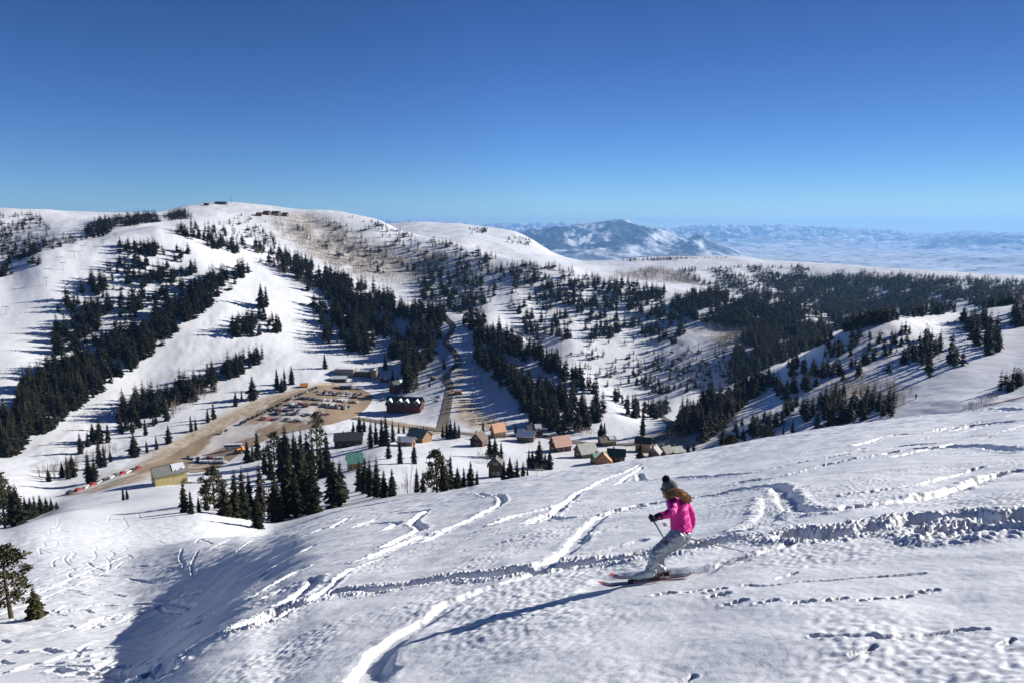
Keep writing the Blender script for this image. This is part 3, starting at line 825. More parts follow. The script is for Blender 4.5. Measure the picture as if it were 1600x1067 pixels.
# stands of trees one can tell apart: (where, [(u, v of the foot, height in photo pixels, kind)])
# kinds: f fir, p pine, y young wide fir, b bare aspen, d dead grey fir
STANDS = [
 ('the stand above the shaded gully', [(288,800,54,'f'),(299,803,40,'f'),(311,800,28,'f'),(323,797,24,'f'),(335,793,66,'p'),(352,806,60,'f'),(367,808,77,'f'),(381,810,84,'f'),(392,806,72,'f'),(403,825,60,'f'),(409,800,78,'f'),(420,806,58,'b'),(432,815,84,'f'),(444,809,72,'f'),(454,803,96,'f'),(464,808,78,'f'),(473,803,122,'f'),(481,801,70,'f'),(490,802,88,'f'),(345,800,40,'b')]),
 ('the stand left of the green cabin', [(387,722,37,'f'),(395,721,30,'f'),(403,718,48,'f'),(429,724,50,'p'),(438,726,46,'f'),(447,724,62,'f'),(460,722,52,'f'),(471,722,56,'f'),(480,730,58,'f'),(496,728,88,'q'),(503,745,52,'f'),(511,742,70,'f'),(518,772,62,'f'),(524,792,78,'f'),(532,786,70,'f'),(414,740,44,'f'),(424,748,48,'f'),(440,752,50,'f'),(452,742,58,'f'),(465,748,66,'f'),(476,752,60,'f'),(488,748,64,'f')]),
 ('the stand below the green cabin', [(563,766,50,'f'),(571,770,60,'f'),(579,775,62,'f'),(589,777,68,'f'),(600,777,46,'f'),(613,775,46,'f'),(637,770,50,'d'),(651,769,42,'f'),(661,769,36,'f'),(683,771,68,'p'),(693,768,52,'f'),(704,764,56,'f'),(715,763,36,'f'),(725,763,36,'f'),(735,761,44,'f'),(745,760,28,'f')]),
 ('the row behind the dark house', [(552,674,18,'f'),(562,674,26,'f'),(569,674,22,'f'),(579,699,46,'f'),(588,694,38,'f'),(597,696,46,'f'),(604,696,48,'f'),(614,690,38,'f'),(623,677,18,'f'),(631,676,14,'f'),(640,676,12,'f'),(607,716,32,'f'),(625,724,44,'f'),(647,724,38,'f'),(662,678,15,'f'),(668,678,13,'f')]),
 ('the clump by the road junction', [(692,684,22,'f'),(698,685,28,'f'),(704,685,33,'f'),(711,685,30,'f'),(717,684,24,'f')]),
 ('the group round the orange cabin', [(755,680,27,'f'),(772,672,30,'d'),(765,714,40,'f'),(773,716,35,'f'),(783,716,27,'f'),(789,676,16,'f'),(806,677,18,'f')]),
 ('the row before the salmon roof', [(826,730,31,'f'),(832,731,31,'f'),(843,731,46,'f'),(852,733,32,'f'),(859,733,34,'f'),(838,730,26,'f')]),
 ('the group by the dark gabled house', [(787,752,36,'f'),(797,753,40,'f'),(808,750,36,'f'),(817,748,30,'f'),(824,746,18,'f')]),
 ('the canyon end of the village', [(1000,722,36,'f'),(944,683,25,'f'),(939,682,26,'f'),(1004,680,50,'f'),(1075,706,18,'f'),(1084,704,15,'f')]),
 ('the crest of the near slope', [(1142,698,20,'w'),(1197,684,20,'w'),(1163,690,14,'f'),(1224,678,18,'f'),(1238,676,22,'f')]),
 ('the stand at the left margin', [(8,824,90,'q'),(28,820,66,'f'),(41,812,40,'f'),(49,810,36,'f'),(56,807,36,'f'),(65,803,32,'f'),(73,800,26,'f'),(81,797,22,'f'),(89,795,14,'f'),(3,790,60,'f'),(18,792,40,'f')]),
 ('the run above the red vehicles', [(140,754,50,'f'),(148,753,42,'f'),(156,730,50,'f'),(164,729,40,'f'),(173,721,20,'f'),(126,708,34,'f'),(138,697,24,'f'),(146,689,30,'f'),(156,692,42,'f'),(169,691,32,'f'),(107,748,38,'f'),(98,746,28,'f'),(114,745,38,'f'),(77,752,22,'f'),(62,744,22,'b'),(193,781,24,'f'),(199,780,20,'f'),(86,747,22,'b')]),
 ('the slope above the sandy bank', [(211,713,42,'y'),(230,707,22,'f'),(245,702,23,'f'),(264,692,30,'f'),(299,674,27,'f'),(306,672,22,'f'),(325,660,24,'f'),(334,654,26,'f'),(261,657,26,'f'),(228,680,28,'f'),(207,676,24,'f'),(191,677,22,'f'),(240,665,18,'f'),(218,668,22,'f'),(244,662,16,'f')]),
 ('the foot of the groomed run', [(368,634,24,'f'),(378,627,20,'f'),(395,624,40,'y'),(433,608,34,'f'),(445,609,36,'f'),(441,612,24,'f'),(456,600,30,'f'),(508,576,25,'f'),(408,482,40,'f'),(416,480,34,'f'),(412,490,20,'f'),(432,520,30,'f'),(437,518,24,'f')]),
 ('the yard around the red lodge', [(602,578,32,'f'),(626,560,26,'p'),(636,612,46,'f'),(640,590,40,'f'),(645,612,30,'p'),(653,583,20,'p'),(614,600,26,'f'),(622,606,22,'f'),(694,576,20,'f'),(671,604,12,'f')]),
]
LOOK = {'f': 'dark fir', 'p': 'broad pine', 'y': 'wide fir', 'b': 'bare aspen', 'd': 'pale dead fir', 'q': 'ragged pine', 'w': 'bushy pine'}
RMIN = {'the group by the dark gabled house': 270, 'the canyon end of the village': 300, 'the crest of the near slope': 110, 'the row before the salmon roof': 270, 'the stand below the green cabin': 180}
for where, lst in STANDS:
    lst = sorted(lst)
    hs = sorted((h for _, _, h, _ in lst), reverse=True)
    for i, (u, v, hpx, k) in enumerate(lst):
        g, h = px_height(u, v, hpx, RMIN.get(where, 0))
        size = 'tallest ' if hpx == hs[0] and hs[1] < hs[0] else ''
        lab = '%s%s, %s tree from left in %s' % (size, LOOK[k], ORD[i], where)
        if i == len(lst) - 1:
            lab = '%s%s, last tree at the right end of %s' % (size, LOOK[k], where)
        if k == 'f':
            tree('fir_tree', g[0], g[1], h * 1.05, lab, 'tree', 'single firs around the valley', FIRS[(i * 7 + int(u)) % 5], wide=random.uniform(0.9, 1.25))
        elif k == 'y':
            tree('fir_tree', g[0], g[1], h, lab, 'tree', 'single firs around the valley', FIRS[4], wide=1.25)
        elif k in 'pqw':
            j = {'p': 1, 'q': 2, 'w': 3}[k]
            tree('pine_tree', g[0], g[1], h, lab, 'tree', 'pines around the valley', PINES[j], PTRUNKS[j], wide=0.85 if k == 'q' else 1.0)
        else:
            tree('aspen_tree' if k == 'b' else 'dead_tree', g[0], g[1], h, lab, 'tree', None, BARE[i % 3], wide=1.3 if k == 'b' else 0.8)
# the two trees in the near gully at the left
g, h = px_height(18, 966, 122); tree('pine_tree', g[0], g[1], h, 'large sunlit pine with a bare lower trunk in the snowy gully', 'tree', None, PINES[0], PTRUNKS[0], wide=1.15)
g, h = px_height(57, 966, 58); tree('fir_tree', g[0], g[1], h, 'small bright young fir standing alone beside the large gully pine', 'tree', None, YOUNG)

# ---- forests: photo outline laid on the ground, number of trees, heights in photo pixels
FOREST = [
 ('dense belt below the left ski run', [(0,640),(60,590),(130,560),(200,520),(300,450),(388,420),(397,432),(351,462),(270,526),(202,585),(149,620),(104,650),(70,680),(25,712),(0,715)], 620, 26, 47),
 ('scattered upper slope of the left hill', [(85,560),(80,490),(150,430),(210,390),(300,395),(310,430),(250,480),(150,540)], 230, 20, 35),
 ('clump under the left hill crest', [(175,395),(185,385),(220,380),(265,385),(262,400),(215,400)], 34, 16, 26),
 ('clump on the open bowl', [(0,440),(20,432),(66,414),(60,406),(0,424)], 13, 14, 24),
 ('second belt above the sandy bank', [(165,668),(215,634),(250,616),(330,588),(408,547),(412,566),(335,612),(250,650),(200,674)], 140, 26, 44),
 ('clump beside the groomed run', [(358,515),(375,500),(428,490),(438,515),(400,530),(362,530)], 36, 20, 34),
 ('shaded hollow at the far left', [(0,720),(0,690),(50,680),(30,710)], 14, 30, 42),
 ('long ridge line above the groomed run', [(260,360),(300,352),(345,364),(400,388),(450,402),(520,432),(600,464),(700,492),(690,508),(640,502),(560,482),(470,440),(400,408),(330,388)], 430, 17, 31),
 ('big dark wood on the spur', [(500,450),(540,455),(590,500),(600,545),(570,555),(545,550),(520,500)], 150, 26, 40),
 ('big dark wood on the spur', [(600,480),(690,500),(690,530),(670,570),(640,600),(610,560),(595,520)], 150, 26, 40),
 ('edge of the groomed run', [(452,440),(480,450),(520,500),(520,560),(490,480)], 24, 22, 34),
 ('back hill', [(360,362),(400,357),(440,380),(430,400),(390,390)], 50, 11, 19),
 ('skyline wood at the back left', [(130,368),(150,347),(200,340),(290,332),(300,342),(200,354),(150,374)], 430, 10, 18),
 ('far left slope', [(0,332),(60,337),(80,360),(60,400),(0,410)], 170, 9, 15),
 ('far left slope', [(0,392),(30,396),(90,372),(140,374),(60,397),(0,422)], 80, 11, 19),
 ('open face of the back hill', [(450,342),(560,350),(640,370),(700,384),(690,440),(600,430),(500,400)], 170, 9, 17),
 ('far left slope', [(300,347),(420,332),(455,347),(360,366)], 26, 7, 12),
 ('skyline of the back hill', [(530,336),(583,345),(640,366),(700,380),(780,404),(770,408),(690,386),(630,372),(575,350)], 70, 8, 13),
 ('slope behind the spur', [(650,440),(700,400),(760,400),(790,430),(770,480),(740,505),(690,478),(660,470)], 250, 14, 25),
 ('belt along the spur crest', [(720,502),(760,504),(820,537),(890,587),(960,627),(940,627),(880,597),(800,557),(730,527)], 140, 24, 36),
 ('wood above the village', [(735,520),(780,545),(800,580),(860,610),(900,622),(945,640),(930,668),(880,680),(830,662),(790,612),(740,562)], 190, 28, 50),
 ('crest of the sunny hill', [(790,410),(850,414),(920,432),(1000,447),(1080,467),(1090,500),(1050,500),(980,490),(900,480),(800,460)], 520, 13, 22),
 ('middle of the sunny hill', [(790,450),(900,480),(960,500),(1080,500),(1060,540),(960,530),(900,540),(830,530),(790,500)], 190, 14, 24),
 ('foot of the sunny hill', [(860,530),(960,530),(1060,540),(1150,540),(1090,580),(1010,620),(960,610),(900,580)], 110, 10, 18),
 ('foot of the sunny hill', [(1000,565),(1090,548),(1165,545),(1140,590),(1060,622),(1005,612)], 130, 10, 18),
 ('canyon mouth', [(940,602),(1010,642),(1045,642),(1030,655),(985,652)], 36, 22, 34),
 ('dark wood across the canyon', [(1050,462),(1110,457),(1200,464),(1280,490),(1320,502),(1330,520),(1270,545),(1200,575),(1140,600),(1150,540),(1180,520),(1080,500)], 1900, 16, 26),
 ('wood behind the right hill', [(1300,515),(1340,500),(1400,490),(1500,478),(1560,462),(1600,458),(1600,472),(1540,482),(1400,500),(1320,520)], 560, 14, 25),
 ('plateau slope', [(1060,422),(1150,417),(1250,417),(1350,425),(1450,432),(1600,440),(1600,460),(1500,465),(1400,480),(1300,490),(1200,465),(1100,450)], 2300, 8, 14),
 ('plateau slope', [(1200,427),(1300,433),(1450,440),(1600,447),(1600,462),(1500,470),(1400,484),(1310,495),(1220,470)], 1900, 10, 15),
 ('plateau rim', [(970,408),(1000,405.5),(1060,403),(1136,402.5),(1136,404),(1060,406),(1000,409)], 130, 4, 7),
 ('distant white hills', [(728,366),(760,366),(762,358),(735,356)], 50, 5, 8),
 ('distant white hills', [(790,380),(830,386),(834,378),(800,366)], 44, 5, 8),
 ('left flank of the right hill', [(1055,680),(1062,656),(1100,632),(1150,608),(1200,586),(1222,590),(1160,640),(1100,690)], 230, 26, 45),
 ('face of the right hill', [(1190,640),(1220,580),(1290,545),(1330,515),(1360,520),(1420,520),(1460,540),(1400,580),(1300,600)], 125, 20, 36),
 ('clump under the right crest', [(1420,560),(1440,525),(1500,550),(1510,585),(1450,590)], 42, 26, 42),
 ('wedge between the right ski runs', [(1500,498),(1540,495),(1565,530),(1560,555),(1535,555),(1520,530)], 66, 28, 44),
 ('right crest', [(1575,490),(1600,480),(1600,512),(1590,512)], 18, 28, 40),
 ('lower right run edge', [(1555,612),(1580,592),(1600,578),(1600,602),(1570,617)], 15, 26, 40),
 ('wood at the foot of the right hill', [(1215,642),(1300,612),(1400,622),(1395,650),(1300,665),(1240,680)], 75, 28, 48),
 ('lower left flank of the right hill', [(1120,694),(1160,662),(1250,650),(1240,676)], 24, 26, 40),
]


def in_poly(poly, n):
    P = np.array(poly, float); lo, hi = P.min(0), P.max(0); out = []
    while len(out) < n:
        q = rng.uniform(lo, hi, (n * 3, 2)); ins = np.zeros(len(q), bool)
        for i in range(len(P)):
            a, b = P[i], P[(i + 1) % len(P)]
            with np.errstate(divide='ignore', invalid='ignore'):
                xx = (b[0] - a[0]) * (q[:, 1] - a[1]) / (b[1] - a[1]) + a[0]
            ins ^= ((a[1] > q[:, 1]) != (b[1] > q[:, 1])) & (q[:, 0] < xx)
        q = q[ins]
        # natural clumping
        keep = rng.random(len(q)) < 0.55 + 0.9 * perlin(q[:, 0] / 34, q[:, 1] / 20, 70)
        out.extend(q[keep].tolist())
    return out[:n]


wood = []
for where, poly, n, h0, h1 in FOREST:
    pts = in_poly(poly, n); P = np.array(pts)
    G = pick(P[:, 0], P[:, 1])
    D = G[:, 1] * CP - G[:, 2] * SP
    vmin, vmax = P[:, 1].min(), P[:, 1].max()
    for (u, v), g, d in zip(pts, G, D):
        f = (v - vmin) / (vmax - vmin + 1e-6)
        hp = (h0 + (h1 - h0) * f) * random.uniform(0.5, 1.15)
        wood.append((hp, where, g[0], g[1], g[2], hp * d / FPX))
wood.sort(reverse=True)
n_single = 295 - N_TREES.get('fir_tree', 0)
for hp, where, x, y, z, h in wood[:n_single]:
    o = bpy.data.objects.new('fir_tree', ME_MIDS[random.randrange(6)]); COL.objects.link(o)
    o.location = (x, y, z - 0.3); o.rotation_euler = (0, 0, random.uniform(0, 6.28)); w_ = random.uniform(0.9, 1.25); o.scale = (h * w_, h * w_, h)
    tag(o, 'dark fir in the ' + where, 'tree', 'firs in the ' + where)
rest = wood[n_single:]
VV, FF, k0 = [], [], 0
for i, (hp, where, x, y, z, h) in enumerate(rest):
    v, f = MIDS[i % 6]
    a = random.uniform(0, 6.28); c, s = math.cos(a), math.sin(a); w_ = h * random.uniform(1.0, 1.55)
    if hp < 17:                                        # far away: fewer, wider sprays
        v, f = FARS[i % 4]; w_ *= 1.12
    VV.append(np.stack([(v[:, 0] * c - v[:, 1] * s) * w_ + x, (v[:, 0] * s + v[:, 1] * c) * w_ + y, v[:, 2] * h + z - 0.3], 1)); FF.append(f + k0); k0 += len(v)
tag(arr_obj('conifer_forest', np.concatenate(VV), np.concatenate(FF), M_FIR, smooth=False), 'dark conifer woods spread over the far hills', 'forest', kind='stuff')

# ---- bare aspen thickets and brush: uncountable grey twigs
THICK = [
 ([(420,336),(480,336),(520,348),(560,372),(600,380),(650,396),(690,400),(700,430),(640,445),(560,440),(490,405),(440,372)], 1700, 5, 9),
 ([(700,395),(760,410),(780,430),(740,440),(690,425)], 80, 6, 9),
 ([(960,428),(1020,420),(1080,430),(1105,447),(1020,440),(960,434)], 500, 6, 9), ([(1090,515),(1130,505),(1172,520),(1172,548),(1120,548)], 260, 8, 12),
 ([(1265,622),(1320,597),(1370,592),(1402,605),(1390,637),(1330,642),(1280,642)], 260, 10, 18), ([(1330,430),(1400,430),(1390,447),(1330,442)], 160, 5, 8),
 ([(1040,690),(1120,650),(1150,660),(1080,700)], 90, 10, 18), ([(250,640),(330,600),(345,610),(270,655)], 80, 12, 20), ([(60,740),(180,700),(190,712),(90,748)], 60, 12, 20),
 ([(340,806),(440,812),(500,800),(480,780),(400,790)], 26, 20, 40), ([(560,772),(740,762),(740,755),(560,764)], 60, 8, 18), ([(740,700),(860,735),(840,745),(740,718)], 60, 8, 16),
 ([(820,655),(940,675),(940,684),(830,668)], 120, 7, 14), ([(1390,640),(1420,630),(1425,615),(1400,618)], 40, 10, 18), ([(1500,640),(1555,618),(1560,625),(1510,643)], 50, 8, 14),
 ([(330,375),(420,395),(470,425),(540,470),(600,490),(520,475),(430,425)], 120, 9, 15), ([(720,560),(760,575),(800,620),(780,640),(740,600)], 60, 8, 14),
]
TW = [twig_tree(300 + i, 3, 0.3) for i in range(4)]
VV, FF, k0, j = [], [], 0, 0
for poly, n, h0, h1 in THICK:
    P = np.array(in_poly(poly, n)); G = pick(P[:, 0], P[:, 1])
    for g in G:
        d = g[1] * CP - g[2] * SP; h = random.uniform(h0, h1) * d / FPX; v, f = TW[j % 4]; j += 1
        a = random.uniform(0, 6.28); c, s = math.cos(a), math.sin(a)
        VV.append(np.stack([(v[:, 0] * c - v[:, 1] * s) * h + g[0], (v[:, 0] * s + v[:, 1] * c) * h + g[1], v[:, 2] * h + g[2] - 0.1], 1)); FF.append(f + k0); k0 += len(v)
tag(arr_obj('aspen_thickets', np.concatenate(VV), np.concatenate(FF), M_TWIG, smooth=False), 'bare grey aspen thickets on the snowy slopes', 'thickets', kind='stuff')
print('TREES', N_TREES, len(wood), n_single)
# ------------------------------------------------------------------ parking lot, roads
def nth(i):
    if i < 25:
        return ORD[i]
    tens = ('twentieth', 'twenty-first', 'twenty-second', 'twenty-third', 'twenty-fourth', 'twenty-fifth', 'twenty-sixth', 'twenty-seventh', 'twenty-eighth', 'twenty-ninth')
    return ORD[19] if i == 19 else (tens[i - 19] if i < 29 else ('thirtieth', 'thirty-first', 'thirty-second', 'thirty-third', 'thirty-fourth', 'thirty-fifth', 'thirty-sixth')[min(i - 29, 6)])


def ground_material(name, c1, c2, c3, s1, s2):
    m = bpy.data.materials.new(name); m.use_nodes = True; nt = m.node_tree; b = nt.nodes['Principled BSDF']
    b.inputs['Roughness'].default_value = 0.85; b.inputs['Specular IOR Level'].default_value = 0.15
    tc = nt.nodes.new('ShaderNodeTexCoord'); mp = nt.nodes.new('ShaderNodeMapping'); mp.inputs['Rotation'].default_value = (0, 0, 0.9); mp.inputs['Scale'].default_value = (1, 0.35, 1)
    nt.links.new(tc.outputs['Object'], mp.inputs['Vector']); v = mp.outputs['Vector']
    c = mixc(nt, ramp_noise(nt, v, s1, 0.35, 0.65), c1, c2)
    c = mixc(nt, ramp_noise(nt, v, s2, 0.54, 0.60, 6), c, c3)
    nt.links.new(c, b.inputs['Base Color'])
    return m


M_LOT = ground_material('sanded_lot', (0.33, 0.25, 0.175), (0.24, 0.18, 0.125), (0.55, 0.525, 0.50), 0.05, 0.022)
M_ROAD = ground_material('wet_road', (0.20, 0.165, 0.13), (0.13, 0.11, 0.095), (0.36, 0.29, 0.22), 0.06, 0.03)
M_DARKROAD = ground_material('wet_asphalt', (0.05, 0.047, 0.044), (0.08, 0.07, 0.06), (0.19, 0.155, 0.12), 0.06, 0.03)
M_ASPH = ground_material('asphalt', (0.055, 0.053, 0.052), (0.085, 0.08, 0.075), (0.22, 0.19, 0.16), 0.06, 0.03)


def drape_poly(name, px, m, lift, cell=5.0):
    g = pick([p[0] for p in px], [p[1] for p in px])[:, :2]
    g = cr(list(g) + [g[0]], 6)[:-1]
    bm = bmesh.new()
    bm.faces.new([bm.verts.new((x, y, 0)) for x, y in g])
    for ax in (0, 1):
        for t in np.arange(g[:, ax].min() + cell, g[:, ax].max(), cell):
            co = [0, 0, 0]; no = [0, 0, 0]; co[ax] = t; no[ax] = 1
            bmesh.ops.bisect_plane(bm, geom=bm.verts[:] + bm.edges[:] + bm.faces[:], plane_co=co, plane_no=no)
    bm.normal_update()
    for f in bm.faces:
        if f.normal.z < 0:
            f.normal_flip()
    bmesh.ops.triangulate(bm, faces=bm.faces[:])
    xy = np.array([v.co[:2] for v in bm.verts]); z = ground_z(xy[:, 0], xy[:, 1])
    for v, zz in zip(bm.verts, z):
        v.co.z = zz + lift
    me = bpy.data.meshes.new(name); bm.to_mesh(me); bm.free(); me.materials.append(m)
    o = bpy.data.objects.new(name, me); COL.objects.link(o)
    return tag(o, kind='structure')


def drape_road(name, px, widths, m, lift):
    q = cr([(p[0], p[1]) for p in px], 8); g = pick(q[:, 0], q[:, 1])[:, :2]
    sg = np.concatenate([[0], np.cumsum(np.hypot(*np.diff(g, axis=0).T))])
    n = int(sg[-1] / 2.5); t = np.linspace(0, sg[-1], n)
    c = np.stack([np.interp(t, sg, g[:, 0]), np.interp(t, sg, g[:, 1])], 1)
    ker = np.hanning(13); ker /= ker.sum()
    c = np.stack([np.convolve(np.pad(c[:, i], 6, mode='edge'), ker, mode='valid') for i in (0, 1)], 1)
    tg = np.gradient(c, axis=0); tg /= np.linalg.norm(tg, axis=1)[:, None]; nn = np.stack([-tg[:, 1], tg[:, 0]], 1)
    w = np.interp(t, np.linspace(0, sg[-1], len(widths)), widths)
    k = 7; off = np.linspace(-0.5, 0.5, k)
    P = c[:, None, :] + nn[:, None, :] * (off[None, :, None] * w[:, None, None])
    xy = P.reshape(-1, 2); z = ground_z(xy[:, 0], xy[:, 1]) + lift
    i = np.arange(n * k).reshape(n, k)
    f = np.stack([i[:-1, :-1], i[1:, :-1], i[1:, 1:], i[:-1, 1:]], -1).reshape(-1, 4)[:, ::-1]
    return tag(arr_obj(name, np.column_stack([xy, z]), f, m), kind='structure')


drape_poly('parking_lot', [(262,714),(300,692),(350,668),(400,641),(440,622),(480,607),(520,602),(560,607),(582,619),(572,638),(552,652),(520,662),(480,670),(430,682),(385,702),(365,716),(335,732),(300,738),(275,732)], M_LOT, 0.25)
drape_road('road', [(108,774),(150,758),(200,742),(240,728),(275,716),(330,688)], (9, 10, 12, 14, 14), M_LOT, 0.30)
drape_road('road', [(690,674),(694,655),(698,636),(704,605)], (9.5, 8, 7.5), M_ROAD, 0.30)
drape_road('road', [(703,610),(704,603),(697,588),(705,578),(716,568),(714,556),(704,545),(696,534),(704,521),(708,508),(692,495)], (7, 6.5, 6.5, 6.5, 6.5, 6.5), M_DARKROAD, 0.32)
drape_road('road', [(548,652),(600,660),(650,667),(690,672),(730,678),(790,682),(830,678),(890,690),(935,694),(985,694),(1030,688)], (11, 9, 9, 8, 7, 6, 6, 6), M_ROAD, 0.34)
drape_road('road', [(1025,688),(1046,676),(1050,665),(1039,654),(1022,646),(1008,640)], (8, 8, 8, 8), M_ASPH, 0.30)


# ------------------------------------------------------------------ mesh builder for buildings and vehicles
class MB:
    def __init__(self):
        self.v, self.f, self.m = [], [], []

    def poly(self, pts, faces, mi=0):
        k = len(self.v); self.v += [tuple(p) for p in pts]; self.f += [tuple(i + k for i in f) for f in faces]; self.m += [mi] * len(faces)
        return self

    def box(self, x0, x1, y0, y1, z0, z1, mi=0):
        return self.poly([(x0, y0, z0), (x1, y0, z0), (x1, y1, z0), (x0, y1, z0), (x0, y0, z1), (x1, y0, z1), (x1, y1, z1), (x0, y1, z1)],
                         [(3, 2, 1, 0), (4, 5, 6, 7), (0, 1, 5, 4), (1, 2, 6, 5), (2, 3, 7, 6), (3, 0, 4, 7)], mi)

    def tube(self, p0, p1, r0, r1=None, n=8, mi=0):
        v, f = tube(p0, p1, r0, r0 if r1 is None else r1, n)
        self.poly([tuple(p) for p in v], [tuple(int(i) for i in q) for q in f] + [tuple(range(n))[::-1], tuple(range(n, 2 * n))], mi)
        return self

    def extrude(self, prof, y0, y1, mi=0):
        """profile [(x, z)] counter-clockwise seen from -y, extruded along y"""
        n = len(prof)
        return self.poly([(x, y0, z) for x, z in prof] + [(x, y1, z) for x, z in prof], [tuple(range(n)), tuple(range(n, 2 * n))[::-1]] + [(i, n + i, n + (i + 1) % n, (i + 1) % n) for i in range(n)], mi)

    def mesh(self, name, mats, smooth=False):
        me = bpy.data.meshes.new(name); me.from_pydata(self.v, [], self.f)
        for m in (mats if isinstance(mats, (list, tuple)) else [mats]):
            me.materials.append(m)
        me.polygons.foreach_set('material_index', self.m)
        if smooth:
            me.polygons.foreach_set('use_smooth', [True] * len(self.f))
        me.update()
        return me

    def build(self, name, mats, parent=None, smooth=False):
        o = bpy.data.objects.new(name, self.mesh(name, mats, smooth)); COL.objects.link(o); o.parent = parent
        return o


def empty(name, loc, rz=0.0):
    o = bpy.data.objects.new(name, None); COL.objects.link(o); o.location = loc; o.rotation_euler = (0, 0, rz); o.empty_display_size = 0.3
    return o


M_GLASS = mat('window_glass', (0.03, 0.04, 0.05), 0.12, 0.6)
M_WINDOW = mat('window_frame', (0.42, 0.38, 0.33), 0.6)
M_ROOFSNOW = mat('roof_snow', (0.66, 0.68, 0.72), 0.6, 0.2, bump=(0.6, 0.4, 0.3))
M_DOOR = mat('door_paint', (0.16, 0.10, 0.07), 0.6)
M_STONE = mat('stone', (0.30, 0.27, 0.24), 0.9, 0.2, noise=(1.5, (0.2, 0.18, 0.16)))
M_TYRE = mat('tyre', (0.03, 0.03, 0.03), 0.9, 0.1)


def roof_mat(name, c):
    m = mat(name, c, 0.5, 0.35, noise=(0.5, tuple(k * 0.78 for k in c)))
    nt = m.node_tree; tc = nt.nodes['Texture Coordinate']; w = nt.nodes.new('ShaderNodeTexWave'); w.inputs['Scale'].default_value = 1.6; w.bands_direction = 'X'
    k = nt.nodes.new('ShaderNodeBump'); k.inputs['Strength'].default_value = 0.5; k.inputs['Distance'].default_value = 0.08
    nt.links.new(tc.outputs['Object'], w.inputs['Vector']); nt.links.new(w.outputs['Fac'], k.inputs['Height']); nt.links.new(k.outputs['Normal'], nt.nodes['Principled BSDF'].inputs['Normal'])
    return m


def wall_mat(name, c):
    m = mat(name, c, 0.8, 0.2, noise=(0.8, tuple(k * 0.7 for k in c)))
    nt = m.node_tree; tc = nt.nodes['Texture Coordinate']; w = nt.nodes.new('ShaderNodeTexWave'); w.inputs['Scale'].default_value = 1.2; w.bands_direction = 'Z'
    k = nt.nodes.new('ShaderNodeBump'); k.inputs['Strength'].default_value = 0.6; k.inputs['Distance'].default_value = 0.08
    nt.links.new(tc.outputs['Object'], w.inputs['Vector']); nt.links.new(w.outputs['Fac'], k.inputs['Height']); nt.links.new(k.outputs['Normal'], nt.nodes['Principled BSDF'].inputs['Normal'])
    return m


ROOF = {k: roof_mat(k + '_roof', c) for k, c in dict(green=(0.035, 0.20, 0.15), darkgreen=(0.018, 0.060, 0.052), orange=(0.62, 0.22, 0.06), salmon=(0.40, 0.13, 0.085), grey=(0.24, 0.24, 0.23), dark=(0.045, 0.045, 0.05), brown=(0.13, 0.085, 0.06), sage=(0.15, 0.19, 0.16)).items()}
WALL = {k: wall_mat(k + '_wall', c) for k, c in dict(log=(0.36, 0.19, 0.085), red=(0.105, 0.029, 0.023), darkred=(0.12, 0.032, 0.026), brown=(0.14, 0.075, 0.045), dark=(0.06, 0.045, 0.038), yellow=(0.60, 0.49, 0.22), tan=(0.42, 0.30, 0.18), grey=(0.26, 0.25, 0.22)).items()}


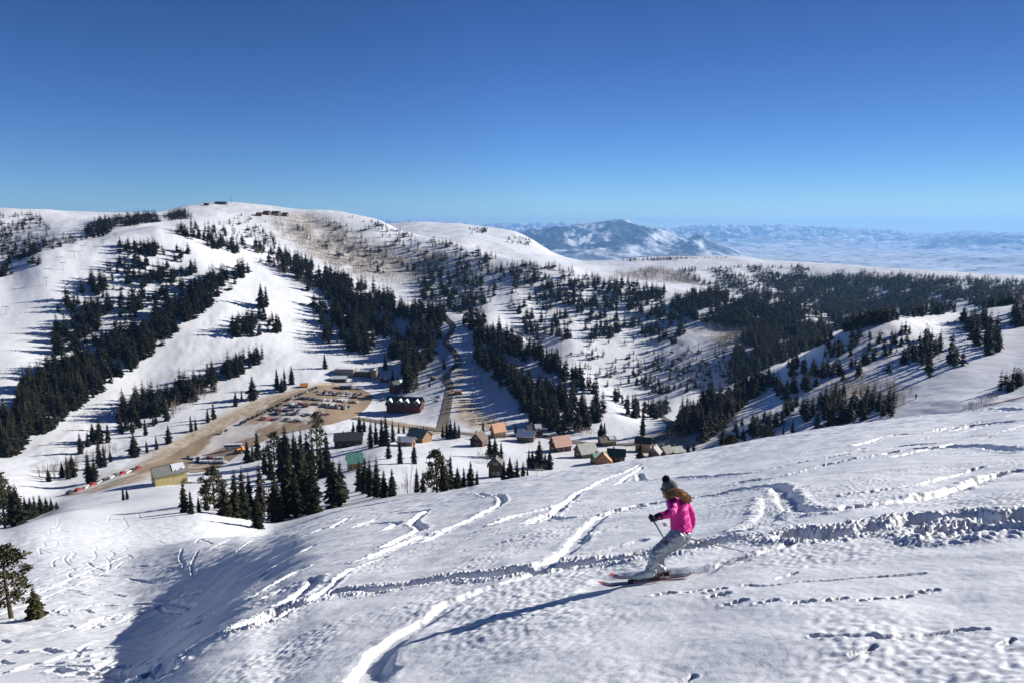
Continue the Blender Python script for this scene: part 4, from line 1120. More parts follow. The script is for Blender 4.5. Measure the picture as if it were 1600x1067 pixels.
def house(name, label, cat, u, v, wpx, ang, roof, wall, wall_h=3.6, pitch=0.95, deep=0.8, snow=0.0, chimney=True, dormers=0, afloor=False, group=None, win=3, dsnow=True, over=0.7, sink=0.6):
    g = pick([u], [v], 300)[0]; d = g[1] * CP - g[2] * SP
    w = wpx * d / FPX; dp = w * deep
    root = empty(name, (g[0], g[1] + dp * 0.4, float(ground_z(g[0], g[1])[0]) - sink), math.radians(ang))
    tag(root, label, cat, group)
    hw, hd = w / 2, dp / 2
    if afloor:
        wall_h = 0.8
    rh = hd * pitch * (1.7 if afloor else 1.0)
    wz = wall_h + sink
    # ridge along local x; gable profile in (y, z)
    wb = MB()
    prof = [(-hd, 0), (hd, 0), (hd, wz), (0, wz + rh), (-hd, wz)]
    n = 5
    wb.poly([(-hw, y, z) for y, z in prof] + [(hw, y, z) for y, z in prof], [tuple(range(n))[::-1], tuple(range(n, 2 * n))] + [(i, (i + 1) % n, n + (i + 1) % n, n + i) for i in (0, 1, 4)])
    wb.build('wall', WALL[wall], root)
    ov = over; th = 0.28; L = math.hypot(hd, rh); ny, nz = rh / L, hd / L
    rb = MB(); slopes = []
    for s in (-1, 1):
        y_e, z_e = s * (hd + ov), wz - ov * rh / hd
        lo = [(-hw - ov, y_e, z_e), (hw + ov, y_e, z_e), (hw + ov, 0, wz + rh), (-hw - ov, 0, wz + rh)]
        lo = [(x, y, z + 0.02) for x, y, z in lo]; hi = [(x, y + s * ny * th * (0 if abs(y) < 1e-6 else 1), z + th / nz if abs(y) < 1e-6 else z + nz * th) for x, y, z in lo]
        rb.poly(lo + hi, [(0, 1, 2, 3), (4, 7, 6, 5), (0, 4, 5, 1), (1, 5, 6, 2), (3, 2, 6, 7), (0, 3, 7, 4)])
        slopes.append(hi)
    ro = rb.build('roof', ROOF[roof], root)
    if snow > 0:
        sb = MB()
        for s, hi in zip((-1, 1), slopes):
            if snow < 0.75 and s < 0:
                a0, a1 = 0.35, 1.0; x0, x1 = hw * 0.93 - 1.9 * hw * snow, hw * 0.93
            else:
                a0, a1 = 0.06, 1.0; x0, x1 = -hw - ov * 0.9, hw + ov * 0.9
            E = Vector(hi[0]); T = Vector(hi[3]); lay = 0.30
            nrm = Vector((0, s * ny, nz))
            nx = 7; pts = []
            for i in range(nx):
                x = x0 + (x1 - x0) * i / (nx - 1); jg = random.uniform(-0.10, 0.10) if snow < 0.75 else random.uniform(0, 0.05)
                for a, lf in ((a0 + jg, 0.03), (a0 + jg + 0.03, lay), (a1, lay if s > 0 else lay)):
                    q = E.lerp(T, min(max(a, 0.02), 1.0)); pts.append((x, q.y + (nrm.y * lf if a < 1 else 0), q.z + nrm.z * lf + 0.01))
            fs = []
            for i in range(nx - 1):
                for j in range(2):
                    fs.append((i * 3 + j, (i + 1) * 3 + j, (i + 1) * 3 + j + 1, i * 3 + j + 1))
            fs += [(0, 1, 2), ((nx - 1) * 3 + 2, (nx - 1) * 3 + 1, (nx - 1) * 3)]
            sb.poly(pts, fs)
        sb.build('roof_snow', M_ROOFSNOW, ro)
    if chimney:
        MB().box(-hw * 0.45, -hw * 0.45 + 0.9, hd * 0.15, hd * 0.15 + 0.9, wz + rh * 0.6, wz + rh + 1.1).build('chimney', M_STONE, ro)
    # windows: long near side, and both gables
    def window(x0, x1, z0, z1, y=None, x=None):
        o_ = MB()
        if x is None:
            o_.box(x0 - .12, x1 + .12, y - 0.06, y + 0.02, z0 - .12, z1 + .12); f = o_.build('window', M_WINDOW, root)
            MB().box(x0, x1, y - 0.09, y - 0.03, z0, z1).build('pane', M_GLASS, f)
        else:
            sx = 1 if x > 0 else -1
            o_.box(min(x, x + sx * .06), max(x, x + sx * .06), x0 - .12, x1 + .12, z0 - .12, z1 + .12); f = o_.build('window', M_WINDOW, root)
            MB().box(x + (0.03 if sx > 0 else -0.09), x + (0.09 if sx > 0 else -0.03), x0, x1, z0, z1).build('pane', M_GLASS, f)
    if not afloor:
        for i in range(win):
            x = -hw + (i + 0.6) * w / (win + 0.2); window(x - 0.55, x + 0.55, sink + 1.0, sink + 2.3, y=-hd)
        MB().box(hw * 0.72, hw * 0.72 + 1.0, -hd - 0.08, -hd + 0.02, sink, sink + 2.1).build('door', M_DOOR, root)
    for sx in (-1, 1):
        window(-1.6, -0.4, sink + 1.0, sink + 2.3, x=sx * hw); window(0.4, 1.6, sink + 1.0, sink + 2.3, x=sx * hw)
        if rh > 2.2:
            window(-0.8, 0.8, wz + rh * 0.22, wz + rh * 0.5, x=sx * hw)
    for i in range(dormers):
        x = -hw + (i + 0.5) * w / dormers + (0.8 if i % 2 else -0.8); dw = w / dormers * 0.27; zb = wz - 2.2; zt = wz + rh * 0.40
        yf = -hd - 0.5; yb = -hd * 0.2
        db = MB(); p5 = [(x - dw, zb), (x + dw, zb), (x + dw, zt), (x, zt + dw * 0.9), (x - dw, zt)]
        db.poly([(a, yf, b) for a, b in p5] + [(a, yb, b) for a, b in p5], [(0, 1, 2, 3, 4), (9, 8, 7, 6, 5)] + [(k, 5 + k, 5 + (k + 1) % 5, (k + 1) % 5) for k in (0, 1, 4)])
        dm = db.build('dormer', WALL[wall], root)
        sbm = MB(); e = 0.5
        for s in (-1, 1):
            sbm.poly([(x + s * (dw + e), yf - e, zt - e * 0.9), (x, yf - e, zt + dw * 0.9), (x, yb, zt + dw * 0.9), (x + s * (dw + e), yb, zt - e * 0.9), (x + s * (dw + e), yf - e, zt - e * 0.9 + 0.55), (x, yf - e, zt + dw * 0.9 + 0.6), (x, yb, zt + dw * 0.9 + 0.6), (x + s * (dw + e), yb, zt - e * 0.9 + 0.55)],
                     [(0, 1, 2, 3), (7, 6, 5, 4), (0, 4, 5, 1), (0, 3, 7, 4), (3, 2, 6, 7)])
        sbm.build('dormer_roof', M_ROOFSNOW if dsnow else ROOF[roof], dm)
        MB().box(x - dw * .6, x + dw * .6, yf - 0.08, yf - 0.02, zb + 1.2, zt - 0.3).build('window', M_GLASS, dm)
    return root


CAB = 'cabins in the valley village'
house('metal_shed', 'long yellow metal shed with a grey roof half under snow', 'shed', 258, 757, 46, 36, 'grey', 'yellow', 6.0, 0.45, 0.8, 0.42, chimney=False, win=0)
house('log_cabin', 'orange log cabin with bright green steep roof beside tall firs', 'cabin', 553, 734, 22, 20, 'green', 'log', 4.5, 1.2, 0.8, group=CAB)
house('large_house', 'large dark house with dark roof behind the firs left of green cabin', 'house', 543, 698, 42, 8, 'dark', 'dark', 5.0, 0.6, 0.6, group=CAB)
house('log_house', 'log house with grey green roof and snow on its left wing', 'house', 655, 690, 30, -32, 'sage', 'log', 3.6, 0.8, 0.8, 0, group=CAB)
house('low_cabin', 'low log wing with snowy roof left of the grey green roof', 'cabin', 634, 696, 24, -10, 'brown', 'log', 2.6, 0.6, 0.7, 0.9, group=CAB, chimney=False)
house('barn', 'dark red barn shaped cabin left of the orange roof', 'cabin', 748, 697, 19, 65, 'brown', 'red', 4.0, 1.0, 1.1, group=CAB)
house('cabin', 'tall cabin with bright orange roof behind dark firs', 'cabin', 778, 684, 19, 28, 'orange', 'tan', 5.0, 1.3, 0.8, group=CAB)
house('cabin', 'snow covered brown cabin between orange and salmon roofs', 'cabin', 822, 690, 26, -12, 'brown', 'brown', 3.4, 0.75, 0.7, 0.9, group=CAB)
house('cabin', 'dark cabin with patchy snow roof behind the snow covered brown cabin', 'cabin', 835, 680, 22, 10, 'dark', 'brown', 3.6, 0.8, 0.8, 0.5, group=CAB)
house('cabin', 'cabin with large salmon red roof and red log walls', 'cabin', 876, 705, 27, 24, 'salmon', 'red', 4.0, 1.05, 0.85, group=CAB)
house('cabin', 'cabin with plain grey metal roof right of the salmon roof', 'cabin', 916, 715, 28, 24, 'grey', 'brown', 3.4, 0.95, 0.85, group=CAB)
house('cabin', 'low dark brown cabin behind the grey metal roof', 'cabin', 949, 696, 24, 14, 'brown', 'brown', 3.0, 0.6, 0.7, 0.4, group=CAB)
house('cabin', 'wide red walled cabin with two toned green roof', 'cabin', 964, 722, 26, -10, 'darkgreen', 'red', 4.2, 0.75, 0.75, group=CAB)
house('cabin', 'lower green roofed wing left of the wide green roofed cabin', 'cabin', 937, 724, 22, 24, 'green', 'brown', 3.0, 0.8, 0.8, group=CAB)
house('gabled_cabin', 'orange gabled cabin facing uphill just above the near snow edge', 'cabin', 944, 729, 13, 88, 'orange', 'log', 2.6, 1.0, 1.75, group=CAB, chimney=False)
house('tall_cabin', 'tall tan sided cabin with dark roof behind a fir', 'cabin', 1006, 706, 23, -14, 'dark', 'tan', 6.0, 0.7, 0.8, group=CAB)
house('cabin', 'small red walled cabin with snow grey roof below the tall tan cabin', 'cabin', 1024, 715, 16, 65, 'grey', 'red', 3.2, 1.0, 1.0, group=CAB)
house('cabin', 'small dark roofed cabin second from the right end of the village', 'cabin', 1041, 713, 17, 40, 'dark', 'brown', 3.0, 0.9, 0.9, group=CAB)
house('cabin', 'last small grey green roofed cabin at the right end of the village', 'cabin', 1058, 712, 16, 20, 'sage', 'brown', 3.0, 0.8, 0.9, group=CAB)
house('gabled_house', 'dark gabled house with snow heaped against its front at the snow edge', 'house', 775, 754, 15, 88, 'dark', 'dark', 5.2, 1.0, 1.5, group=CAB, chimney=False)
house('red_lodge', 'large red lodge with dark green roof and four snow capped dormers', 'lodge', 632, 645, 54, -8, 'darkgreen', 'red', 7.5, 0.85, 0.42, dormers=4, win=0, over=1.0)
house('red_lodge', 'shaded red lodge with green roof behind the large red lodge', 'lodge', 620, 614, 20, 50, 'darkgreen', 'darkred', 6.0, 1.0, 0.8, 0.3)
house('hut', 'small snow covered hut in front of the long grey base lodge', 'hut', 529, 596, 22, 4, 'dark', 'dark', 2.6, 0.5, 0.6, 0.9, chimney=False, win=1)
house('ticket_office', 'white roofed ticket office at the far edge of the parking lot', 'office', 540, 608, 17, 2, 'grey', 'dark', 3.4, 0.35, 0.6, 0.9, chimney=False, win=2)
house('hut', 'small orange roofed hut above the line of parked cars', 'hut', 474, 605, 10, 16, 'orange', 'tan', 1.6, 0.8, 0.8, chimney=False, win=0)
house('shed', 'tiny red brown shed on the snow left of the turning road', 'shed', 676, 594, 6, 60, 'brown', 'red', 2.4, 0.7, 1.0, chimney=False, win=0)
house('hut', 'low brown hut right of the long grey base lodge', 'hut', 601, 597, 13, -4, 'brown', 'brown', 2.4, 0.5, 0.7, 0.6, chimney=False, win=0)
for u, v, w, lab in ((404, 338, 8, 'leftmost small brown house near the skyline'), (416, 336, 10, 'second small brown house near the skyline'), (430, 337, 12, 'largest small brown house near the skyline'), (445, 338, 8, 'rightmost small brown house near the skyline')):
    house('hill_house', lab, 'house', u, v, w, random.uniform(-30, 30), 'brown', 'brown', 4.5, 0.7, 0.8, 0.0, group='houses below the left skyline', chimney=False, win=1)
house('summit_building', 'low dark building on the highest left summit', 'building', 344, 319.5, 17, 0, 'dark', 'dark', 4.0, 0.3, 0.5, chimney=False, win=2)
house('summit_hut', 'small dark hut left of the low summit building', 'hut', 322, 321.5, 7, 0, 'dark', 'dark', 3.5, 0.5, 0.7, chimney=False, win=0)

# long flat-roofed base lodge
g = pick([555], [592])[0]; d = g[1] * CP - g[2] * SP; s = d / FPX
bl = empty('base_lodge', (g[0], g[1] + 4, g[2] - 0.8), math.radians(-5)); tag(bl, 'long grey flat roofed base lodge with a pale right end', 'lodge')
MB().box(-34 * s, -4 * s, 0, 11, 0, 8.5).build('wall', WALL['grey'], bl)
MB().box(-4 * s, 24 * s, 3, 12, 0, 6.0).build('wall', WALL['brown'], bl)
tag(MB().box(24 * s, 31 * s, 1, 12, 0, 8.0).build('wall', WALL['tan'], bl), 'pale tan end block')
for x0, x1, y0, y1, z in ((-34 * s, -4 * s, 0, 11, 8.5), (-4 * s, 24 * s, 3, 12, 6.0), (24 * s, 31 * s, 1, 12, 8.0)):
    r_ = MB().box(x0 - .6, x1 + (.6 if x1 > 20 * s else -.01), y0 - .8, y1 + .6, z + .01, z + .5).build('roof', ROOF['brown'], bl)
    MB().box(x0 + 1, x1 - 1, y0 + 2, y1, z + .52, z + .95).build('roof_snow', M_ROOFSNOW, r_)
for x0, n, y, z in ((-33 * s, 8, 0, 5.0), (-33 * s, 8, 0, 1.6), (-3 * s, 6, 3, 2.4)):
    for i in range(n):
        MB().box(x0 + i * 2.1, x0 + i * 2.1 + 1.4, y - .08, y - .02, z, z + 1.5).build('window', M_GLASS, bl)

# ------------------------------------------------------------------ vehicles
M_LAMP = mat('lamp_glass', (0.7, 0.7, 0.68), 0.2, 0.6)
PAINT = {k: mat(k + '_paint', c, 0.28, 0.6) for k, c in dict(white=(0.75, 0.76, 0.78), silver=(0.42, 0.43, 0.45), black=(0.02, 0.02, 0.023), grey=(0.10, 0.105, 0.115), red=(0.36, 0.03, 0.03), blue=(0.05, 0.09, 0.20), tan=(0.30, 0.25, 0.18)).items()}


def car_mesh(color, kind):
    b = MB(); L, W_ = 4.6, 0.92
    if kind == 'suv':
        prof = [(-2.3, .42), (2.25, .42), (2.3, .75), (2.2, 1.0), (1.1, 1.12), (.55, 1.72), (-2.05, 1.74), (-2.28, 1.1)]; gl = [(1.02, 1.12), (.52, 1.64), (-1.98, 1.66), (-2.15, 1.12)]
    elif kind == 'pickup':
        prof = [(-2.6, .5), (2.5, .5), (2.55, .85), (2.45, 1.1), (1.3, 1.2), (.8, 1.82), (-.55, 1.82), (-.75, 1.2), (-2.6, 1.2)]; gl = [(1.22, 1.2), (.76, 1.74), (-.5, 1.74), (-.68, 1.2)]
    else:
        prof = [(-2.25, .36), (2.2, .36), (2.28, .65), (2.1, .85), (1.1, .96), (.4, 1.42), (-1.0, 1.42), (-1.75, .98), (-2.25, .95)]; gl = [(1.02, .97), (.38, 1.36), (-.96, 1.36), (-1.62, .98)]
    b.extrude(prof, -W_, W_, 0)
    b.extrude(gl, -W_ - .012, W_ + .012, 1)
    x0, x1 = prof[4], prof[5]
    b.poly([(x0[0] + .02, -W_ * .86, x0[1] + .03), (x0[0] + .02, W_ * .86, x0[1] + .03), (x1[0] + .03, W_ * .8, x1[1] - .06), (x1[0] + .03, -W_ * .8, x1[1] - .06)], [(0, 1, 2, 3)], 1)
    for wx in (-1.4, 1.4):
        for s in (-1, 1):
            b.tube((wx, s * (W_ - .18), .34), (wx, s * (W_ + .03), .34), .34, n=10, mi=2)
    for s in (-.62, .62):
        b.box(prof[2][0] - .06, prof[2][0] + .012, s - .2, s + .2, prof[2][1] - .06, prof[2][1] + .1, 3)
    return b.mesh('car', [PAINT[color], M_GLASS, M_TYRE, M_LAMP])


CARS = {}
KW = {'suv': 'sport utility', 'pickup': 'pickup', 'sedan': 'saloon'}
COLS = ['black', 'black', 'black', 'grey', 'grey', 'white', 'white', 'silver', 'silver', 'blue', 'red', 'tan', 'grey']


def park(x, y, rz, label, group, cols=COLS):
    c = random.choice(cols); k = random.choice(('suv', 'suv', 'sedan', 'pickup'))
    if (c, k) not in CARS:
        CARS[(c, k)] = car_mesh(c, k)
    o = bpy.data.objects.new('parked_car', CARS[(c, k)]); COL.objects.link(o)
    o.location = (x, y, float(ground_z(x, y)[0]) + 0.26); o.rotation_euler = (0, 0, rz)
    tag(o, '%s %s %s' % (c, {'suv': 'car', 'pickup': 'pickup', 'sedan': 'low car'}[k], label), 'pickup' if k == 'pickup' else 'car', group)


ROWS = [   # u0, v0, u1, v1, spacing m, turn, where, skip
 (347, 677, 494, 607, 5.2, 0.30, 'in the line along the sandy bank', 0.08),
 (498, 612, 565, 617, 2.7, 1.57, 'in the farthest row of the lot', 0.1), (500, 616, 562, 621, 2.7, 1.57, 'in the second farthest row of the lot', 0.15),
 (468, 623, 516, 627, 2.7, 1.57, 'in the third row, left part', 0.1), (522, 627, 558, 630, 2.7, 1.57, 'in the third row, right part', 0.15),
 (452, 632.5, 545, 636.5, 2.7, 1.57, 'in the long middle row of the lot', 0.04), (455, 636, 540, 639.5, 2.7, 1.57, 'in the second long middle row of the lot', 0.12),
 (428, 642, 466, 643, 2.7, 1.57, 'in the fifth row of the lot', 0.1), (426, 646, 463, 648, 2.7, 1.57, 'in the sixth row of the lot', 0.1),
 (470, 646, 488, 651, 2.7, 1.57, 'in the short row beside the pine', 0.1),
 (410, 655, 442, 657, 3.2, 1.4, 'in the nearest left row of the lot', 0.2), (448, 656, 467, 659, 3.0, 1.4, 'in the nearest short row of the lot', 0.0),
]
for u0, v0, u1, v1, sp, turn, where, skip in ROWS:
    a, b = pick([u0, u1], [v0, v1])[:, :2]
    d = b - a; n = int(np.hypot(*d) / sp) + 1; ang = math.atan2(d[1], d[0]); k = 0
    for i in range(n):
        if random.random() < skip:
            continue
        p = a + d * (i / max(n - 1, 1)) + rng.normal(0, 0.25, 2)
        park(p[0], p[1], ang + turn + random.choice((0, PI)) + random.gauss(0, .04), '%s from left %s' % (nth(k), where), 'cars in the dirt parking lot', ['black', 'black', 'grey', 'blue', 'grey', 'black', 'tan', 'black', 'silver'] if 'bank' in where else COLS)
        k += 1
for u, v, rz, lab, c in ((505, 648, 0.3, 'parked alone near the lot centre', ['white']), (510, 649, 0.4, 'touching the lone white car near the lot centre', ['red']), (683, 622, 0.2, 'upper of two beside the red lodge', ['black']), (681, 628, 0.3, 'lower of two beside the red lodge', ['grey']), (371, 706, 0.1, 'parked left of the orange loader', ['black']), (597, 627, 0.5, 'in the shade left of the red lodge', ['black'])):
    g = pick([u], [v])[0]; park(g[0], g[1], rz, lab, None, c)
for u0, v0, u1, v1, sp, where in ((294, 716, 352, 717, 2.9, 'in the snowy upper row behind the yellow shed'), (304, 722, 358, 723, 2.9, 'in the snowy lower row behind the yellow shed')):
    a, b = pick([u0, u1], [v0, v1])[:, :2]; n = int(np.hypot(*(b - a)) / sp)
    for i in range(n):
        p = a + (b - a) * i / n; park(p[0], p[1], 1.9 + random.gauss(0, .06), '%s from left %s' % (nth(i), where), 'cars behind the yellow shed', ['white', 'silver', 'red', 'black', 'white', 'grey'])
# red snow groomers and trucks lined up along the lower road
a, b = pick([112, 216], [771, 733])[:, :2]; n = 12; ang = math.atan2(b[1] - a[1], b[0] - a[0])
for i in range(n):
    p = a + (b - a) * i / (n - 1); p = p + rng.normal(0, .3, 2)
    park(p[0], p[1], ang + random.gauss(0, .12), '%s from left in the line along the lower road' % nth(i), 'vehicles along the lower road', [('black', 'red', 'white', 'red', 'silver', 'black', 'white', 'grey', 'red', 'white', 'black', 'red')[i]])

# white motor coach and orange loader at the lower edge of the lot
g = pick([365], [701])[0]; bus = empty('motor_coach', (g[0], g[1], float(ground_z(g[0], g[1])[0]) + .27), 0.12); tag(bus, 'long white motor coach parked alone at the lower edge of the lot', 'bus')
MB().extrude([(-6, .55), (6, .55), (6.05, 1.6), (5.7, 3.3), (-6, 3.35)], -1.25, 1.25).build('body', PAINT['white'], bus)
for i in range(6):
    MB().box(-5.4 + i * 1.75, -3.9 + i * 1.75, -1.29, -1.24, 1.75, 2.85).build('window', M_GLASS, bus)
MB().poly([(6.06, -1.1, 1.7), (6.06, 1.1, 1.7), (5.78, 1.1, 3.1), (5.78, -1.1, 3.1)], [(0, 1, 2, 3)]).build('windscreen', M_GLASS, bus)
for x in (-4, 4.2):
    for s_ in (-1, 1):
        MB().tube((x, s_ * 1.0, .5), (x, s_ * 1.28, .5), .5, n=12).build('wheel', M_TYRE, bus)
M_ORANGE = mat('machine_orange', (0.75, 0.27, 0.03), 0.45, 0.4)
g = pick([379], [706])[0]; ld = empty('loader', (g[0], g[1], float(ground_z(g[0], g[1])[0]) + .27), 2.7); tag(ld, 'orange wheel loader with raised bucket beside the white coach', 'loader')
MB().extrude([(-3.0, .9), (.6, .9), (.6, 1.9), (-3.0, 2.2)], -1.1, 1.1).build('body', M_ORANGE, ld)
cb = MB().extrude([(-1.1, 2.1), (.5, 2.0), (.3, 3.5), (-1.0, 3.5)], -.85, .85).build('cab', M_ORANGE, ld)
MB().box(-.8, .2, -.88, .88, 2.4, 3.3).build('window', M_GLASS, cb)
for s_ in (-.7, .7):
    MB().tube((.3, s_, 1.6), (3.0, s_, 1.3), .16).build('arm', M_ORANGE, ld)
MB().extrude([(2.9, .4), (4.2, .3), (4.25, .5), (3.2, .7), (3.2, 1.9), (2.95, 1.9)], -1.4, 1.4).build('bucket', M_ORANGE, ld)
for x in (-2.1, 1.2):
    for s_ in (-1, 1):
        MB().tube((x, s_ * .9, .75), (x, s_ * 1.35, .75), .75, n=12).build('wheel', M_TYRE, ld)
g = pick([402], [712])[0]; mk = MB().box(-.9, .9, -.5, .5, 0, 1.2).extrude([(-.5, 1.2), (.5, 1.2), (.3, 3.6), (-.3, 3.6)], -.4, .4).build('sand_hopper', M_ORANGE); mk.location = (g[0], g[1], g[2]); tag(mk, 'small upright orange hopper between the firs below the lot', 'hopper')

# stack of logs beside the turning road
g = pick([716], [617])[0]; lg = MB()
for r_ in range(4):
    for i in range(9 - r_):
        lg.tube(((i + r_ / 2) * .9 - 4, -2.5, .45 + r_ * .78), ((i + r_ / 2) * .9 - 4, 2.5, .45 + r_ * .78), .44, n=8)
lo_ = lg.build('log_pile', WALL['log']); lo_.location = (g[0], g[1] + 3, g[2] - 0.1); lo_.rotation_euler = (0, 0, .1); tag(lo_, 'stack of brown logs on the bank right of the turning road', 'logs')

# chairlift towers on the left bowl
M_STEEL = mat('painted_steel', (0.13, 0.13, 0.13), 0.5, 0.4)
first = None
for i, (u, v, h) in enumerate(((10, 492, 14), (73, 446, 13), (99, 422, 12), (117, 404, 12), (130, 394, 11), (162, 384, 10))):
    g, hm = px_height(u, v, h)
    t = empty('lift_tower', (g[0], g[1], g[2] - .5), 0.5); tag(t, 'steel chairlift tower, %s from the left on the open bowl' % ORD[i], 'lift tower', 'chairlift towers on the left bowl')
    if first is None:
        first = (MB().tube((0, 0, 0), (0, 0, 1), .022, .014, 8).mesh('mast', M_STEEL), MB().box(-.26, .26, -.02, .02, .955, 1.0).mesh('crossarm', M_STEEL), MB().box(-.29, -.2, -.11, .11, .91, .945).mesh('sheave', M_STEEL), MB().box(.2, .29, -.11, .11, .91, .945).mesh('sheave', M_STEEL))
    for m_ in first:
        child(m_, m_.name.split('.')[0], t)
    t.scale = (hm, hm, hm)
g, hm = px_height(361, 319, 13); t = empty('radio_mast', (g[0], g[1], g[2] - .5)); tag(t, 'thin radio mast beside the low summit building', 'mast'); t.scale = (hm,) * 3
MB().tube((0, 0, 0), (0, 0, 1), .03, .015, 6).build('mast', M_STEEL, t); MB().box(-.12, .12, -.02, .02, .8, .83).build('crossarm', M_STEEL, t)

# orange safety net on the near crest at the right
q = cr([(1536, 634), (1565, 629), (1590, 623), (1612, 619)], 6)
M_NET = mat('orange_net', (0.55, 0.10, 0.06), 0.7)
gp = pick(q[:, 0], q[:, 1]); nb = MB(); fn = empty('safety_net', tuple(gp[0][:3])); tag(fn, 'red orange safety net strung along the right hand crest', 'fence')
o0 = gp[0][:3]
pts = []
for p in gp:
    zz = float(ground_z(p[0], p[1])[0]); k = p[3] / 1100; pts += [(p[0] - o0[0], p[1] - o0[1], zz - o0[2] + 0.3 * k), (p[0] - o0[0], p[1] - o0[1], zz - o0[2] + 1.7 * k)]
nb.poly(pts, [(2 * i, 2 * i + 2, 2 * i + 3, 2 * i + 1) for i in range(len(gp) - 1)]).build('net', M_NET, fn)
for i in range(0, len(gp), 4):
    a_ = pts[2 * i]; MB().tube((a_[0], a_[1], a_[2] - 1.0), (a_[0], a_[1], pts[2 * i + 1][2] + .1), .04, n=6).build('post', M_STEEL, fn)
# ------------------------------------------------------------------ the skier
D0 = 9.87
FOOT_L = Vector(pick([1010], [910.3])[0][:3]); FOOT_R = Vector(pick([1027], [902.2])[0][:3])
BASE = (FOOT_L + FOOT_R) / 2


def P(u, v, dd=0.0):
    return at_depth(u, v, D0 + dd) - BASE


def chain(bm, pts, radii, n=14, flat=None):
    """closed tapering tube through pts; flat = (unit vector, factor) squeezes the section along that vector"""
    pts = [Vector(p) for p in pts]
    # subdivide with a spline
    def cat(a, b, c, d, t):
        return 0.5 * ((2 * b) + (c - a) * t + (2 * a - 5 * b + 4 * c - d) * t * t + (3 * b - a - 3 * c + d) * t ** 3)
    Q, Rr = [], []
    ext = [2 * pts[0] - pts[1]] + pts + [2 * pts[-1] - pts[-2]]
    for i in range(len(pts) - 1):
        for k in range(4):
            t = k / 4; Q.append(cat(ext[i], ext[i + 1], ext[i + 2], ext[i + 3], t)); Rr.append(radii[i] * (1 - t) + radii[i + 1] * t)
    Q.append(pts[-1]); Rr.append(radii[-1])
    # rounded caps
    d0 = (Q[0] - Q[1]).normalized(); d1 = (Q[-1] - Q[-2]).normalized()
    Q = [Q[0] + d0 * Rr[0] * .9, Q[0] + d0 * Rr[0] * .55] + Q + [Q[-1] + d1 * Rr[-1] * .55, Q[-1] + d1 * Rr[-1] * .9]
    Rr = [Rr[0] * .3, Rr[0] * .8] + Rr + [Rr[-1] * .8, Rr[-1] * .3]
    a = None; rings = []
    for i, q in enumerate(Q):
        t = (Q[min(i + 1, len(Q) - 1)] - Q[max(i - 1, 0)]).normalized()
        if a is None:
            a = t.cross(Vector((0, 1, 0)) if abs(t.y) < .9 else Vector((1, 0, 0))).normalized()
        a = (a - t * a.dot(t)).normalized(); b = t.cross(a)
        ring = []
        for k in range(n):
            o = (a * math.cos(2 * PI * k / n) + b * math.sin(2 * PI * k / n)) * Rr[i]
            if flat:
                o = o - flat[0] * o.dot(flat[0]) * (1 - flat[1])
            ring.append(bm.verts.new(q + o))
        rings.append(ring)
    for r0, r1 in zip(rings, rings[1:]):
        for k in range(n):
            bm.faces.new((r0[k], r0[(k + 1) % n], r1[(k + 1) % n], r1[k]))
    bm.faces.new(rings[0][::-1]); bm.faces.new(rings[-1])


def ball(bm, c, r, sc=(1, 1, 1), rot=None):
    m = Matrix.Translation(c) @ (rot.to_matrix().to_4x4() if rot else Matrix()) @ Matrix.Diagonal((sc[0], sc[1], sc[2], 1))
    bmesh.ops.create_icosphere(bm, subdivisions=3, radius=r, matrix=m)


def skin(name, bm, m, parent=None, voxel=0.011, smooth=6, wrinkle=None):
    bmesh.ops.recalc_face_normals(bm, faces=bm.faces[:])
    me = bpy.data.meshes.new(name); bm.to_mesh(me); bm.free(); me.materials.append(m)
    o = bpy.data.objects.new(name, me); COL.objects.link(o)
    if parent is not None:
        o.parent = parent
    if voxel:
        r = o.modifiers.new('remesh', 'REMESH'); r.mode = 'VOXEL'; r.voxel_size = voxel; r.use_smooth_shade = True
        s = o.modifiers.new('smooth', 'SMOOTH'); s.factor = 0.5; s.iterations = smooth
        if wrinkle:
            tx = bpy.data.textures.new(name + '_folds', 'CLOUDS'); tx.noise_scale = wrinkle[0]; tx.noise_depth = 2
            dm = o.modifiers.new('folds', 'DISPLACE'); dm.texture = tx; dm.strength = wrinkle[1]; dm.mid_level = 0.5; dm.texture_coords = 'LOCAL'
    else:
        me.polygons.foreach_set('use_smooth', [True] * len(me.polygons))
    return o


M_SKIN = mat('skin', (0.55, 0.32, 0.23), 0.5, 0.3)
M_PINK = mat('pink_jacket', (0.62, 0.015, 0.25), 0.55, 0.3, noise=(7, (0.54, 0.011, 0.215)), bump=(28, 0.25, 0.01))
nt = M_PINK.node_tree; wv = nt.nodes.new('ShaderNodeTexWave'); wv.bands_direction = 'Z'; wv.inputs['Scale'].default_value = 3.4; wv.inputs['Distortion'].default_value = 1.2
bq = nt.nodes.new('ShaderNodeBump'); bq.inputs['Strength'].default_value = 0.22; bq.inputs['Distance'].default_value = 0.03
nt.links.new(nt.nodes['Texture Coordinate'].outputs['Object'], wv.inputs['Vector']); nt.links.new(wv.outputs['Fac'], bq.inputs['Height'])
nt.links.new(nt.nodes['Bump'].outputs['Normal'], bq.inputs['Normal']); nt.links.new(bq.outputs['Normal'], nt.nodes['Principled BSDF'].inputs['Normal'])
M_SILVER = mat('silver_trousers', (0.36, 0.40, 0.43), 0.32, 0.6, 0.3, noise=(9, (0.23, 0.27, 0.31)), bump=(20, 0.5, 0.02))
M_KNIT = mat('grey_knit', (0.17, 0.19, 0.19), 0.9, 0.1, noise=(40, (0.08, 0.09, 0.09)), bump=(70, 0.8, 0.012))
M_POM = leaf_material('pompom_wool', (0.018, 0.012, 0.012), (0.03, 0.02, 0.02), (0.06, 0.04, 0.04))
M_FUR = leaf_material('fur', (0.22, 0.11, 0.045), (0.52, 0.31, 0.14), (0.78, 0.54, 0.28))
